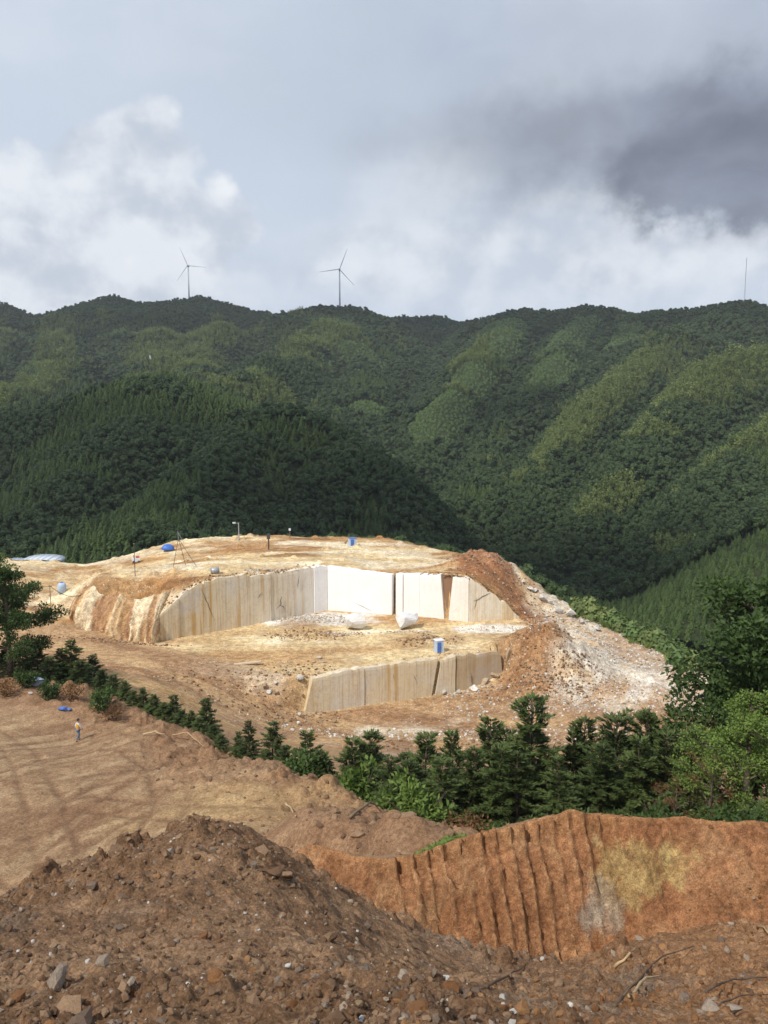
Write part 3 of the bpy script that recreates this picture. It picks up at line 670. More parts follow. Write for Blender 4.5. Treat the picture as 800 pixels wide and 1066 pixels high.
def quarry_colour(X, Y):
    c = near_colour(X, np.minimum(Y, 96))
    n1, n2, n3 = fbm(X, Y, 0.05, 4, 401), fbm(X, Y, 0.3, 4, 402), fbm(X, Y * 3.5, 0.05, 4, 403)
    mid = Y > wall_y(L_LINE, X) - .5
    q = np.zeros((*X.shape, 3)) + (0.60, 0.47, 0.275)
    q = mixc(q, sstep(n3, -.05, .45) * .85, (0.43, 0.265, 0.13))
    q = mixc(q, sstep(-n3 + n2 * .4, .15, .5) * .9, (0.76, 0.68, 0.51))
    up = (Y > wall_y(U_LINE, X)) & (X < 27)
    q = mixc(q, up * sstep(fbm(X, Y * 2.5, .045, 4, 405), .0, .3) * .85, (0.34, 0.18, 0.072)); q = mixc(q, up * sstep(fbm(X, Y * 3, .06, 3, 415), .25, .42) * .8, (0.24, 0.125, 0.055))
    q = mixc(q, up * sstep(fbm(X, Y * 2.5, .05, 4, 406), .22, .45) * .85, (0.66, 0.59, 0.45))
    # left rim and access ramp
    q = mixc(q, sstep(-X, 28, 46) * sstep(n2 + n1, -.3, .5) * .75, (0.64, 0.54, 0.37))
    ramp = (~mid) | ((X < -14) & (Y < wall_y(U_LINE, X) - 3))
    lo = np.zeros((*X.shape, 3)) + (0.39, 0.255, 0.145)
    st = fbm(X * 5, Y, .05, 4, 407) if False else fbm((X - Y * .6) * .5, (Y + X * .6) * 4, .06, 4, 407)
    lo = mixc(lo, sstep(st, -.1, .5) * .8, (0.48, 0.33, 0.18))
    lo = mixc(lo, sstep(-st, .05, .5) * .8, (0.27, 0.155, 0.085))
    lo = mixc(lo, sstep(fbm(X, Y, .09, 4, 408), .12, .4) * sstep(X, -32, -8) * .8, (0.60, 0.53, 0.42))
    t = sstep(Y - wall_y(L_LINE, X) + np.clip(-10 - X, 0, 40) * -.55, -1.5, 1.0)
    q = lo + (q - lo) * t[..., None]
    # marble dust by the white faces
    a = P(330, 648, 139); g = np.exp(-(((X - a[0] + 2.0) / 16) ** 2 + ((Y - a[1] - 1) / 6.5) ** 2))
    q = mixc(q, (~up) * sstep(g + .3 * n2, .42, .75), (0.76, 0.75, 0.72))
    a = P(520, 656, 133); g = np.exp(-(((X - a[0]) / 11) ** 2 + ((Y - a[1]) / 4.0) ** 2))
    q = mixc(q, (~up) * sstep(g + .3 * n2, .4, .75), (0.72, 0.69, 0.63))
    # overburden and spoil heaps
    a = P(503, 586, 152); g = np.exp(-(((X - a[0]) / 8) ** 2 + ((Y - a[1]) / 10) ** 2))
    q = mixc(q, sstep(g + .3 * n2, .30, .65) * .9, (0.29, 0.135, 0.068))
    dd, _ = seg_dist(X, Y, [P(515, 600, 147)[:2], P(545, 632, 143)[:2], P(585, 660, 133)[:2], P(610, 680, 126)[:2]])
    q = mixc(q, sstep(dd + 1.8 * n2, 4.6, 2.2) * .9, (0.29, 0.15, 0.078))
    for px, py, Yc, r in ((575, 690, 123, 8), (548, 690, 121, 6), (600, 676, 127, 7), (560, 715, 115, 6.5), (610, 712, 117, 7)):
        g = G2(X, Y, P(px, py, Yc), r)
        q = mixc(q, sstep(g + .35 * n2, .3, .7) * .85, (0.32, 0.185, 0.098))
    for px, py, Yc, r in ((440, 664, 127, 3), (470, 668, 126, 3), (418, 672, 124, 3), (312, 652, 136, 4), (330, 660, 131, 4)):
        g = G2(X, Y, P(px, py, Yc), r)
        q = mixc(q, sstep(g + .35 * n2, .3, .7) * .7, (0.40, 0.265, 0.14))
    # white scree flank
    r = sstep(X - np.interp(Y, [95, 112, 125, 140, 155], [26, 22, 27, 26, 24]) + 3 * n2, 0, 5)
    wv = np.zeros((*X.shape, 3)) + (0.56, 0.52, 0.45)
    wv = mixc(wv, sstep(n1 + n2, -.1, .45) * .8, (0.46, 0.33, 0.20)); wv = mixc(wv, sstep(fbm(X, Y, .09, 4, 412), .05, .35) * .7, (0.36, 0.22, 0.12))
    wv = mixc(wv, sstep(fbm(X, Y, .16, 4, 411), .15, .4) * .6, (0.68, 0.66, 0.62))
    q = q + (wv - q) * (r * sstep(Y, 104, 114) * .95)[..., None]
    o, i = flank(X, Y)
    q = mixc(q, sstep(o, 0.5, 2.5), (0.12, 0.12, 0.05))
    return c + (q - c) * sstep(Y, 90, 98)[..., None]


def structure(o): o['kind'] = 'structure'; return o

# near ground: rows bunched where the photograph shows most detail
vk = np.array([-5.0, 2.0, 4.0, 13.2, 14.2, 17.0, 19.0, 34, 60, 85.4]); wk = np.array([0, 10, 26, 390, 420, 560, 590, 680, 800, 880]) / 880.0
def row_warp(n):
    t = np.linspace(0, 1, n); v = np.interp(t, wk, np.log(vk + 8)); k = np.ones(9) / 9
    v2 = np.convolve(np.pad(v, 4, mode='edge'), k, 'valid'); v2[0], v2[-1] = v[0], v[-1]; return np.exp(v2) - 8
yy = row_warp(880); uu = np.linspace(-0.70, 0.70, 840)
gx, gy = np.meshgrid(uu, yy); gx = gx * (gy + 8)
gp = H_near(gx, gy, True); go_, _ = flank(gx, gy)
ground = structure(build_grid('ground', gx, gy, smax(gp[0], gp[1], .09) - (0.62 * (np.sqrt(go_ * go_ + 4) - 2)) * (go_ > 0), M_earth, near_colour(gx, gy, gp)))
qx, qy = np.meshgrid(np.arange(-110, 100.1, 0.5), np.arange(85.0, 228, 0.5))
quarry = structure(build_grid('quarry_ground', qx, qy, H(qx, qy) - 0.004, M_quarry, quarry_colour(qx, qy)))
fy = np.exp(np.linspace(math.log(192), math.log(2600), 420)); fu = np.linspace(-0.95, 0.95, 460)
fx, fyy = np.meshgrid(fu, fy); fx = fx * fyy
fz = H_far(fx, fyy)
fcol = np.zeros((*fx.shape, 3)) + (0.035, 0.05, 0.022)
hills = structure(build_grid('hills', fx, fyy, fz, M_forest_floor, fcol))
# the land goes on out of sight
me = bpy.data.meshes.new('plain'); s_ = 2850
me.from_pydata([(-s_, -s_, -78), (s_, -s_, -78), (s_, s_, -78), (-s_, s_, -78)], [], [(0, 1, 2, 3)])
me.materials.append(plain_mat('far_country', (0.05, 0.07, 0.03), 0.95))
pl_o = structure(bpy.data.objects.new('plain', me)); COL.objects.link(pl_o)

# drifting clouds overhead, the ones that shade the nearer hill and the far ridge
M_cloud = plain_mat('cloud_vapour', (0.85, 0.86, 0.88), 1.0, var=0.03, nscale=0.01, spec=0.0)
_T = NT(M_cloud.node_tree); _o = [q for q in _T.n if q.type == 'OUTPUT_MATERIAL'][0]; _p = [q for q in _T.n if q.type == 'BSDF_PRINCIPLED'][0]
_mx = _T.node('ShaderNodeMixShader'); _mx.inputs[0].default_value = 0.64; _T.l.new(_p.outputs[0], _mx.inputs[1]); _T.l.new(_T.node('ShaderNodeBsdfTransparent').outputs[0], _mx.inputs[2]); _T.l.new(_mx.outputs[0], _o.inputs[0])
def overhead_cloud(gx_, gy_, gz_, rx, ry, seed, rz=0.0, hgt=900.0):
    bm = bmesh.new(); bmesh.ops.create_icosphere(bm, subdivisions=4, radius=1.0)
    v = np.array([a.co[:] for a in bm.verts]); r = 1 + .30 * fbm(v[:, 0] * 2 + 7 * seed, v[:, 1] * 2 + v[:, 2], 1.0, 5, seed) + .12 * ridged(v[:, 0] * 5, v[:, 1] * 5 + v[:, 2] * 3, 1.0, 3, seed + 3)
    v = v * r[:, None] * np.array((rx, ry, 55.0)); v[:, 2] = np.where(v[:, 2] < 0, v[:, 2] * .35, v[:, 2])
    f = [[q.index for q in p.verts] for p in bm.faces]; bm.free()
    me = bpy.data.meshes.new('cloud'); me.from_pydata([tuple(a) for a in v], [], f); me.materials.append(M_cloud)
    me.polygons.foreach_set('use_smooth', [True] * len(f))
    o = structure(bpy.data.objects.new('cloud', me)); COL.objects.link(o)
    k = (hgt - gz_) / SUN_DIR.z
    o.location = (gx_ + SUN_DIR.x * k, gy_ + SUN_DIR.y * k, hgt); o.rotation_euler = (0, 0, rz)
for a in ((-160, 395, 40, 290, 140, 1, -.30), (20, 330, 10, 95, 60, 2, -.5), (-480, 1640, 240, 560, 190, 3, 0.0), (110, 1560, 240, 260, 150, 4, 0.1), (560, 1130, 220, 330, 110, 5, -.3), (230, 1350, 220, 130, 90, 6, .2), (150, 850, 60, 80, 60, 8, .9)):
    overhead_cloud(*a)
# ---------------------------------------------------------------- mesh helpers
def mesh_from(name, verts, faces, mats, smooth=False, mat_idx=None):
    me = bpy.data.meshes.new(name)
    me.from_pydata([tuple(v) for v in verts], [], [tuple(f) for f in faces])
    for m in (mats if isinstance(mats, (list, tuple)) else [mats]): me.materials.append(m)
    if smooth: me.polygons.foreach_set('use_smooth', [True] * len(me.polygons))
    if mat_idx is not None: me.polygons.foreach_set('material_index', mat_idx)
    me.update()
    return me


def quads_mesh(name, q, mat):
    """q: (n,4,3) array of separate quads"""
    q = np.asarray(q, np.float32); n = len(q)
    me = bpy.data.meshes.new(name)
    me.vertices.add(n * 4); me.vertices.foreach_set('co', q.ravel())
    me.loops.add(n * 4); me.loops.foreach_set('vertex_index', np.arange(n * 4, dtype=np.int32))
    me.polygons.add(n); me.polygons.foreach_set('loop_start', np.arange(0, n * 4, 4, dtype=np.int32))
    me.update(calc_edges=True); me.materials.append(mat)
    return me


def obj(name, me, parent=None, loc=(0, 0, 0), rot=(0, 0, 0), scale=(1, 1, 1), coll=None):
    o = bpy.data.objects.new(name, me); (coll or COL).objects.link(o)
    o.location = loc; o.rotation_euler = rot; o.scale = scale
    if parent: o.parent = parent
    return o


def tag(o, label, cat, group=None):
    o['label'] = label; o['category'] = cat
    if group: o['group'] = group
    return o


def thing(name, label, cat, loc=(0, 0, 0), rot=(0, 0, 0), group=None):
    return tag(obj(name, None, None, loc, rot), label, cat, group)


class MB:
    def __init__(s): s.v, s.f = [], []
    def add(s, v, f):
        k = len(s.v); s.v += [tuple(a) for a in v]; s.f += [tuple(i + k for i in a) for a in f]; return s
    def box(s, c, d, rz=0, taper=1.0, bev=0.0):
        x, y, z = d[0] / 2, d[1] / 2, d[2] / 2; k = taper
        p = [(-x, -y, -z), (x, -y, -z), (x, y, -z), (-x, y, -z), (-x * k, -y * k, z), (x * k, -y * k, z), (x * k, y * k, z), (-x * k, y * k, z)]
        a, b = math.cos(rz), math.sin(rz)
        return s.add([(c[0] + a * u - b * v, c[1] + b * u + a * v, c[2] + w) for u, v, w in p],
                     [(3, 2, 1, 0), (4, 5, 6, 7), (0, 1, 5, 4), (1, 2, 6, 5), (2, 3, 7, 6), (3, 0, 4, 7)])
    def tube(s, pts, rad, n=7, cap=True):
        pts = [Vector(p) for p in pts]; rad = rad if isinstance(rad, (list, tuple)) else [rad] * len(pts)
        rings = []
        for i, p in enumerate(pts):
            t = (pts[min(i + 1, len(pts) - 1)] - pts[max(i - 1, 0)]).normalized()
            a = t.cross(Vector((0, 0, 1)) if abs(t.z) < 0.9 else Vector((1, 0, 0))).normalized(); b = t.cross(a)
            rings.append([p + (a * math.cos(2 * math.pi * k / n) + b * math.sin(2 * math.pi * k / n)) * rad[i] for k in range(n)])
        v = [q for r in rings for q in r]; f = []
        for i in range(len(pts) - 1):
            for k in range(n):
                f.append((i * n + k, i * n + (k + 1) % n, (i + 1) * n + (k + 1) % n, (i + 1) * n + k))
        if cap: f += [tuple(range(n))[::-1], tuple(range((len(pts) - 1) * n, len(pts) * n))]
        return s.add(v, f)
    def build(s, name, mat, parent=None, smooth=False, loc=(0, 0, 0), rot=(0, 0, 0)):
        return obj(name, mesh_from(name, s.v, s.f, mat, smooth), parent, loc, rot)


def hit(px, py, y0=20, y1=230, fn=None, n=900):
    """where the sight line through a photo pixel meets the ground"""
    d = pix_dir(px, py); Y = np.linspace(y0, y1, n)
    x = d.x / d.y * Y; z = CZ + d.z / d.y * Y
    g = (fn or H)(x, Y); k = np.argmax(z <= g)
    if z[k] > g[k]: k = n - 1
    return np.array((x[k], Y[k], g[k]))


def m_per_px(p):
    return (p[1] * math.cos(PITCH) - (p[2] - CZ) * math.sin(PITCH)) / FPX


def scatter(name, pts, scl, rz, protos, tilt=None, pick=None):
    """uncountable small things: one object that carries points, each drawn with one of the shapes in protos"""
    pts = np.asarray(pts, np.float32); n = len(pts)
    me = bpy.data.meshes.new(name); me.vertices.add(n); me.vertices.foreach_set('co', pts.ravel())
    a = me.attributes.new('scl', 'FLOAT_VECTOR', 'POINT')
    s = np.asarray(scl, np.float32); s = np.repeat(s[:, None], 3, 1) if s.ndim == 1 else s
    a.data.foreach_set('vector', s.ravel())
    a = me.attributes.new('rot', 'FLOAT_VECTOR', 'POINT')
    r = np.zeros((n, 3), np.float32); r[:, 2] = rz
    if tilt is not None: r[:, :2] = tilt
    a.data.foreach_set('vector', r.ravel())
    a = me.attributes.new('pick', 'INT', 'POINT')
    a.data.foreach_set('value', (pick if pick is not None else rng.integers(0, len(protos), n)).astype(np.int32))
    me.update()
    o = obj(name, me); o['kind'] = 'stuff'
    c = bpy.data.collections.new(name + '_shapes')
    for i, pm in enumerate(protos): obj('%s_shape' % name, pm, coll=c)
    ng = bpy.data.node_groups.new(name + '_scatter', 'GeometryNodeTree')
    ng.interface.new_socket('Geometry', in_out='INPUT', socket_type='NodeSocketGeometry')
    ng.interface.new_socket('Geometry', in_out='OUTPUT', socket_type='NodeSocketGeometry')
    N, L = ng.nodes, ng.links
    gi, go, ip, ci = N.new('NodeGroupInput'), N.new('NodeGroupOutput'), N.new('GeometryNodeInstanceOnPoints'), N.new('GeometryNodeCollectionInfo')
    ci.inputs['Collection'].default_value = c; ci.inputs['Separate Children'].default_value = True; ci.inputs['Reset Children'].default_value = True
    def attr(nm, t):
        q = N.new('GeometryNodeInputNamedAttribute'); q.data_type = t; q.inputs['Name'].default_value = nm
        return [k for k in q.outputs if k.enabled][0]
    L.new(gi.outputs[0], ip.inputs['Points']); L.new(ci.outputs[0], ip.inputs['Instance'])
    ip.inputs['Pick Instance'].default_value = True
    L.new(attr('pick', 'INT'), ip.inputs['Instance Index'])
    L.new(attr('rot', 'FLOAT_VECTOR'), ip.inputs['Rotation']); L.new(attr('scl', 'FLOAT_VECTOR'), ip.inputs['Scale'])
    L.new(ip.outputs[0], go.inputs[0])
    md = o.modifiers.new('scatter', 'NODES'); md.node_group = ng
    return o


def unit(a): return a / (np.linalg.norm(a, axis=-1, keepdims=True) + 1e-9)


def leaf_quads(c, d, up, L, W):
    """rhombic leaves: base point c, direction d, facing up, length L, width W (arrays)"""
    d = unit(d); s = unit(np.cross(d, up)); L = np.asarray(L)[..., None]; W = np.asarray(W)[..., None]
    return np.stack((c, c + d * L * 0.5 + s * W * 0.5, c + d * L, c + d * L * 0.5 - s * W * 0.5), 1)


def ico(sub, seed, squash=(1, 1, 1), rough=0.25, cuts=9, cut_at=0.66):
    bm = bmesh.new(); bmesh.ops.create_icosphere(bm, subdivisions=sub, radius=1.0)
    r = np.random.default_rng(seed)
    v = np.array([x.co[:] for x in bm.verts]); n = unit(v)
    for k in range(cuts):                                   # broken facets
        d = unit(r.normal(size=3)); lim = cut_at * r.uniform(0.75, 1.1)
        e = n @ d * np.linalg.norm(v, axis=1); over = np.maximum(0, e - lim); v = v - over[:, None] * d
    v = v * (1 + rough * (r.random((len(v), 1)) - 0.5)) * np.array(squash)
    f = [[x.index for x in p.verts] for p in bm.faces]; bm.free()
    return v, f


def rock_mesh(name, seed, mat, sub=1, squash=None, rough=0.22, cut=.66):
    r = np.random.default_rng(seed + 999)
    v, f = ico(sub, seed, squash or (r.uniform(.8, 1.15), r.uniform(.7, 1.0), r.uniform(.55, .85)), rough, cut_at=cut)
    return mesh_from(name, v, f, mat)

# ---------------------------------------------------------------- far forest
def far_broadleaf(seed, mat, hgt=9.0, rad=3.4, n=170, leaf=1.1, narrow=1.0):
    r = np.random.default_rng(seed); lob = []
    for k in range(7):
        a = r.uniform(0, 2 * math.pi); t = r.random()
        lob.append((rad * .55 * math.cos(a) * (1 - .5 * t), rad * .55 * math.sin(a) * (1 - .5 * t), hgt * (.48 + .36 * t), rad * r.uniform(.42, .62)))
    lob = np.array(lob); i = r.integers(0, 7, n); nn = unit(r.normal(size=(n, 3)) + (0, 0, .35))
    c = lob[i, :3] + nn * lob[i, 3:4] * np.array((narrow, narrow, 1.0)) * r.uniform(.75, 1.05, (n, 1))
    d = unit(np.cross(nn, r.normal(size=(n, 3))) + nn * .35)
    q = leaf_quads(c - d * leaf * .5, d, nn, leaf * r.uniform(.7, 1.3, n), leaf * r.uniform(.6, 1.0, n))
    bm = []
    core = []
    for k in range(7):
        v, f = ico(1, seed + k, cuts=0, rough=.3); v = v * lob[k, 3] * .82 + lob[k, :3]
        core += [[v[j] for j in (*t, t[2])] for t in f]
    st = MB().tube([(0, 0, -2.0), (0, 0, hgt * .5)], [.25, .15], 4); tr = [[st.v[j] for j in f] for f in st.f if len(f) == 4]
    return quads_mesh('far_tree', np.concatenate((q, np.array(core), np.array(tr))), mat)


def far_fir(seed, mat, hgt=6.8, rad=2.3):
    r = np.random.default_rng(seed); q = []
    for k in range(8):
        t = k / 8; z = hgt * (.12 + .86 * t); R0 = rad * (1 - t) ** .8 + .12
        for j in range(9):
            a = 2 * math.pi * (j + r.random()) / 9; L = R0 * r.uniform(.75, 1.2); w = R0 * .42
            c, s = math.cos(a), math.sin(a)
            q.append([(0, 0, z + hgt * .10), (c * L * .6 - s * w, s * L * .6 + c * w, z + .2), (c * L, s * L, z - .25 * L), (c * L * .6 + s * w, s * L * .6 - c * w, z + .2)])
    st = MB().tube([(0, 0, -2.0), (0, 0, hgt)], [.25, .05], 4); q += [[st.v[j] for j in f] for f in st.f if len(f) == 4]
    return quads_mesh('far_fir', q, mat)


def far_bamboo(seed, mat, hgt=9.0):
    r = np.random.default_rng(seed); n = 130
    k = r.integers(0, 6, n); ang = np.arange(6) * 1.05 + r.random(6); tip = np.stack((np.cos(ang) * 1.9, np.sin(ang) * 1.9, hgt * r.uniform(.75, 1.05, 6)), -1)
    t = r.uniform(.32, 1, n); c = tip[k] * np.stack((t ** 2, t ** 2, t), -1) + r.normal(size=(n, 3)) * .35 * np.array((1, 1, .6))
    d = unit(r.normal(size=(n, 3)) * (1, 1, .5) + (0, 0, .25)); nn = unit(r.normal(size=(n, 3)) * .6 + (0, 0, 1))
    q = leaf_quads(c - d * .5, d, nn, r.uniform(.8, 1.5, n), r.uniform(.4, .75, n))
    st = MB()
    for j in range(6): st.tube([(tip[j][0] * .02, tip[j][1] * .02, -2), tip[j] * np.array((.4, .4, .62)), tip[j]], [.09, .07, .02], 3)
    return quads_mesh('far_bamboo', np.concatenate((q, np.array([[st.v[j] for j in f] for f in st.f if len(f) == 4]))), mat)


def far_bush(seed, mat):
    r = np.random.default_rng(seed); n = 70
    nn = unit(r.normal(size=(n, 3))); nn[:, 2] = np.abs(nn[:, 2]); c = nn * np.array((1.3, 1.3, 2.0)) * r.uniform(.7, 1.05, (n, 1))
    d = unit(np.cross(nn, r.normal(size=(n, 3))) + nn * .5)
    v, f = ico(1, seed, cuts=0, rough=.3); v = v * np.array((1.05, 1.05, 1.6))
    return quads_mesh('far_bush', np.concatenate((leaf_quads(c - d * .3, d, nn, r.uniform(.5, .9, n), r.uniform(.4, .6, n)), np.array([[v[j] for j in (*t, t[2])] for t in f]))), mat)


def hit_far(px, py): return hit(px, py, 200, 2200, H_far, 1600)


def build_forest():
    # jittered plan grid, wider apart where only the mass of the wood can be seen
    pts = []
    for y0, y1, s in ((192, 236, 2.4), (236, 420, 3.4), (420, 700, 4.0), (700, 1100, 4.8), (1100, 2000, 6.2)):
        X, Y = np.meshgrid(np.arange(-.66 * y1 - 30, .66 * y1 + 30, s), np.arange(y0, y1, s))
        X = X + rng.uniform(-.48, .48, X.shape) * s; Y = Y + rng.uniform(-.48, .48, X.shape) * s
        m = (np.abs(X) < .64 * Y + 40) & ((Y > 236) | (X > 40))
        pts.append(np.stack((X[m], Y[m], np.full(m.sum(), s)), -1))
    p = np.concatenate(pts); x, y, sp = p.T
    z = H_far(x, y)
    # leave out the slopes turned away behind the crests
    gx = (H_far(x + 6, y) - z) / 6; gy = (H_far(x, y + 6) - z) / 6
    view = np.stack((x, y, z - CZ), -1); nn = np.stack((-gx, -gy, np.ones_like(z)), -1)
    ok = (np.einsum('ij,ij->i', view, nn) / (np.linalg.norm(view, axis=1) * np.linalg.norm(nn, axis=1)) < 0.16)
    p, z, gx, gy = p[ok], z[ok], gx[ok], gy[ok]; x, y, sp = p.T
    n1 = fbm(x, y, 0.007, 4, 501); n2 = fbm(x, y, 0.02, 3, 502)
    def patch(lst, wob=.45):
        r = np.full(x.shape, 9.0)
        for px, py, rx, ry in lst:
            c = hit_far(px, py); r = np.minimum(r, np.hypot((x - c[0]) / rx, (y - c[1]) / ry))
        return r + wob * (n1 + .5 * n2) + .35 * wob * rng.normal(size=len(x)) < 1.05
    # species by stand, tree tone also painting shaded ravines and lit spurs: 0 broadleaf, 1 fir, 2 bamboo, 3 young plantation
    rel = z - .25 * sum(H_far(x + a * 70, y + b * 70) for a, b in ((1, 0), (-1, 0), (0, 1), (0, -1)))
    gul = rel / (6 + .012 * y)  # hollows get dark trees, spurs light ones: relief shading put into colour
    sp_ = np.where(n1 + .4 * n2 > .22, 1, 0); sp_ = np.where((gul + .5 * n2 > .55) & (y > 480) & (n1 > -.3), 2, sp_)
    bam = patch([(50, 352, 110, 110), (90, 372, 90, 90), (170, 355, 80, 110), (215, 385, 90, 70), (150, 400, 60, 40), (240, 350, 80, 90), (345, 358, 55, 80), (300, 375, 60, 60), (25, 395, 70, 50), (250, 395, 60, 40),
                 (600, 430, 60, 60), (640, 455, 55, 45), (570, 470, 45, 50), (530, 500, 30, 35), (660, 410, 50, 50), (720, 390, 75, 60), (780, 385, 80, 60), (790, 430, 50, 40), (560, 560, 20, 20), (660, 590, 26, 20), (720, 500, 36, 28), (640, 520, 34, 26), (520, 408, 28, 24), (430, 360, 50, 60)], .4)
    tea = patch([(560, 345, 110, 110), (530, 368, 80, 80), (600, 350, 90, 100), (640, 340, 80, 70), (585, 388, 65, 65), (620, 398, 50, 45), (500, 400, 50, 55), (470, 425, 50, 50), (440, 445, 46, 46), (400, 440, 50, 46), (370, 372, 50, 50), (350, 400, 46, 40)], .55)
    dark = patch([(450, 390, 55, 60), (480, 365, 40, 60), (440, 415, 36, 36), (525, 425, 40, 34), (545, 440, 22, 40), (510, 328, 90, 60), (700, 345, 110, 70), (770, 345, 120, 70), (650, 365, 40, 40), (205, 318, 300, 90), (60, 325, 300, 80), (120, 365, 30, 50), (110, 385, 26, 40), (320, 400, 26, 50), (415, 345, 80, 70), (680, 480, 60, 30), (740, 450, 50, 30), (610, 510, 30, 30)], .35)
    sp_ = np.where(bam & (n2 + .5 * fbm(x, y, .05, 2, 503) > -.22), 2, sp_); sp_ = np.where(tea, 3, sp_); sp_ = np.where(dark & ~tea, 0, sp_); sp_ = np.where((gul + .3 * n2 < -.28) & (y > 300), 0, sp_)
    crest = np.min([seg_dist(x, y, RIDGES[i][0])[0] for i in range(3)], axis=0) < 70 + 40 * n1; sp_ = np.where(crest, 0, sp_)
    hb = (y < 640) & (x < 60) & (x < -.2 * y + 175)            # the dark nearer hill is firs with some broadleaf
    sp_ = np.where(hb, np.where(n2 + n1 > -.05, 0, 1), sp_)
    nf = (x > 55) & (y < 300) & (y < 335 - .45 * x); sp_ = np.where(nf, 1, sp_)
    k = sp / 3.7 * rng.uniform(.72, 1.25, len(x)); k = np.clip(k, .7, 1.9); k = np.where(crest, k * .8, k); k = np.where(nf, .5 * rng.uniform(.85, 1.15, len(k)), k)
    for s, name, protos, f in ((0, 'broadleaf_forest', [far_broadleaf(600 + i, M_far_dark) for i in range(5)], .74),
                               (1, 'fir_forest', [far_fir(620 + i, M_far_fir) for i in range(4)], .88),
                               (2, 'bamboo_forest', [far_bamboo(640 + i, M_far_bamboo) for i in range(4)], .86),
                               (3, 'young_plantation', [far_bush(660 + i, M_far_tea) for i in range(3)], 1.25)):
        m = sp_ == s
        big = np.where(rng.random(m.sum()) < .06, 1.35, 1.0) * k[m] * f
        if s == 3: big = sp[m] / 3.4 * rng.uniform(.9, 1.15, m.sum()) * .95
        sc = np.stack((big * rng.uniform(.9, 1.1, m.sum()), big * rng.uniform(.9, 1.1, m.sum()), big * rng.uniform(.85, 1.15, m.sum()) * np.where(sp[m] > 5, .8, .95)), -1)
        scatter(name, np.stack((x[m], y[m], z[m] - .3 - 2.6 * crest[m]), -1), sc, rng.uniform(0, 6.28, m.sum()), protos)
    # undergrowth on the outer flank of the quarry hill
    X, Y = np.meshgrid(np.arange(-110, 104, 2.2), np.arange(92, 231, 2.2)); X = X + rng.uniform(-1, 1, X.shape); Y = Y + rng.uniform(-1, 1, X.shape)
    o, _ = flank(X, Y); m = (o > 3.5) & (rng.random(X.shape) < .8) & ((X > 0) | (Y > 190))
    X, Y, o = X[m], Y[m], o[m]; z = H(X, Y)
    big = np.clip((o - 3) / 14, .22, .8) * rng.uniform(.7, 1.2, len(X))
    scatter('flank_thicket', np.stack((X, Y, z - .2), -1), big, rng.uniform(0, 6.28, len(X)), [far_broadleaf(680 + i, M_far_dark, 7, 3.2, 260, .7) for i in range(3)] + [far_bush(690, M_far_bamboo)])
build_forest()
# ---------------------------------------------------------------- trees and shrubs near enough to tell apart
def fir_meshes(seed, hgt=8.0, lean_top=0.0, dense=1.0, rad=1.75, bare=0.10):
    r = np.random.default_rng(seed)
    bend = r.normal(size=2) * .12
    def axis(t): return np.array((bend[0] * math.sin(t * 3), bend[1] * math.sin(t * 2.4), t * hgt))
    tr = MB().tube([axis(t) - np.array((0, 0, .6 * (t == 0))) for t in np.linspace(0, 1, 9)], [.105 * (1 - t) ** .8 + .012 for t in np.linspace(0, 1, 9)], 7)
    br = MB(); c, d, u, L, W = [], [], [], [], []
    t = bare
    while t < .985:
        nb = r.integers(4, 7) if t < .8 else r.integers(3, 5); a0 = r.uniform(0, 6.28)
        tuft = .80 + .35 * math.sin(t * 23 + seed)                      # tiers: fuller and thinner whorls up the stem
        for j in range(nb):
            if r.random() > dense * .94: continue
            a = a0 + 6.283 * j / nb + r.normal() * .25
            ln = (rad * (1 - t) ** .72 * r.uniform(.6, 1.15) + .22) * (tuft if t > .45 else 1)
            e = np.array((math.cos(a), math.sin(a), 0)); side = np.array((-e[1], e[0], 0))
            rise = .10 + .75 * t + r.normal() * .12
            p0 = axis(t); pts = []
            for k in range(5):
                s = k / 4; pts.append(p0 + e * ln * s + np.array((0, 0, ln * (rise * s - .32 * s * s * (1.3 - t)))))
            br.tube(pts, [.022 * (1 - .8 * k / 4) for k in range(5)], 3, False)
            m = int(12 + 24 * ln)
            for k in range(m):
                s = r.uniform(.16, 1.0) ** .8; q = s * 4; i = min(3, int(q)); pp = pts[i] + (pts[i + 1] - pts[i]) * (q - i)
                tan = unit(pts[i + 1] - pts[i]); sg = 1 if k % 2 else -1
                for w in range(2):
                    c.append(pp + r.normal(size=3) * .03); d.append(tan * r.uniform(.35, 1.0) + side * sg * r.uniform(.3, 1.0) + np.array((0, 0, r.uniform(-.15, .5))))
                    u.append(np.array((0, 0, 1)) + r.normal(size=3) * .45)
                    L.append(r.uniform(.24, .50) * (1.15 - .4 * s)); W.append(r.uniform(.045, .09))
        t += r.uniform(.024, .036) * (8 / hgt) ** .3
    q = leaf_quads(np.array(c), np.array(d), np.array(u), L, W)
    return mesh_from('trunk', tr.v, tr.f, M_bark, True), mesh_from('branch', br.v, br.f, M_bark), quads_mesh('crown', q, M_fir)


FIRS = [fir_meshes(701, 8, rad=2.3), fir_meshes(702, 8, rad=2.0, dense=.92), fir_meshes(703, 8, rad=2.8), fir_meshes(704, 8, rad=1.8, dense=.85, bare=.12), fir_meshes(705, 8, rad=2.5)]
ORD = ['first', 'second', 'third', 'fourth', 'fifth', 'sixth', 'seventh', 'eighth', 'ninth', 'tenth', 'eleventh', 'twelfth', 'thirteenth', 'fourteenth', 'fifteenth', 'sixteenth', 'seventeenth', 'eighteenth', 'nineteenth', 'twentieth',
       'twenty-first', 'twenty-second', 'twenty-third', 'twenty-fourth', 'twenty-fifth', 'twenty-sixth', 'twenty-seventh', 'twenty-eighth', 'twenty-ninth', 'thirtieth', 'thirty-first', 'thirty-second', 'thirty-third', 'thirty-fourth']


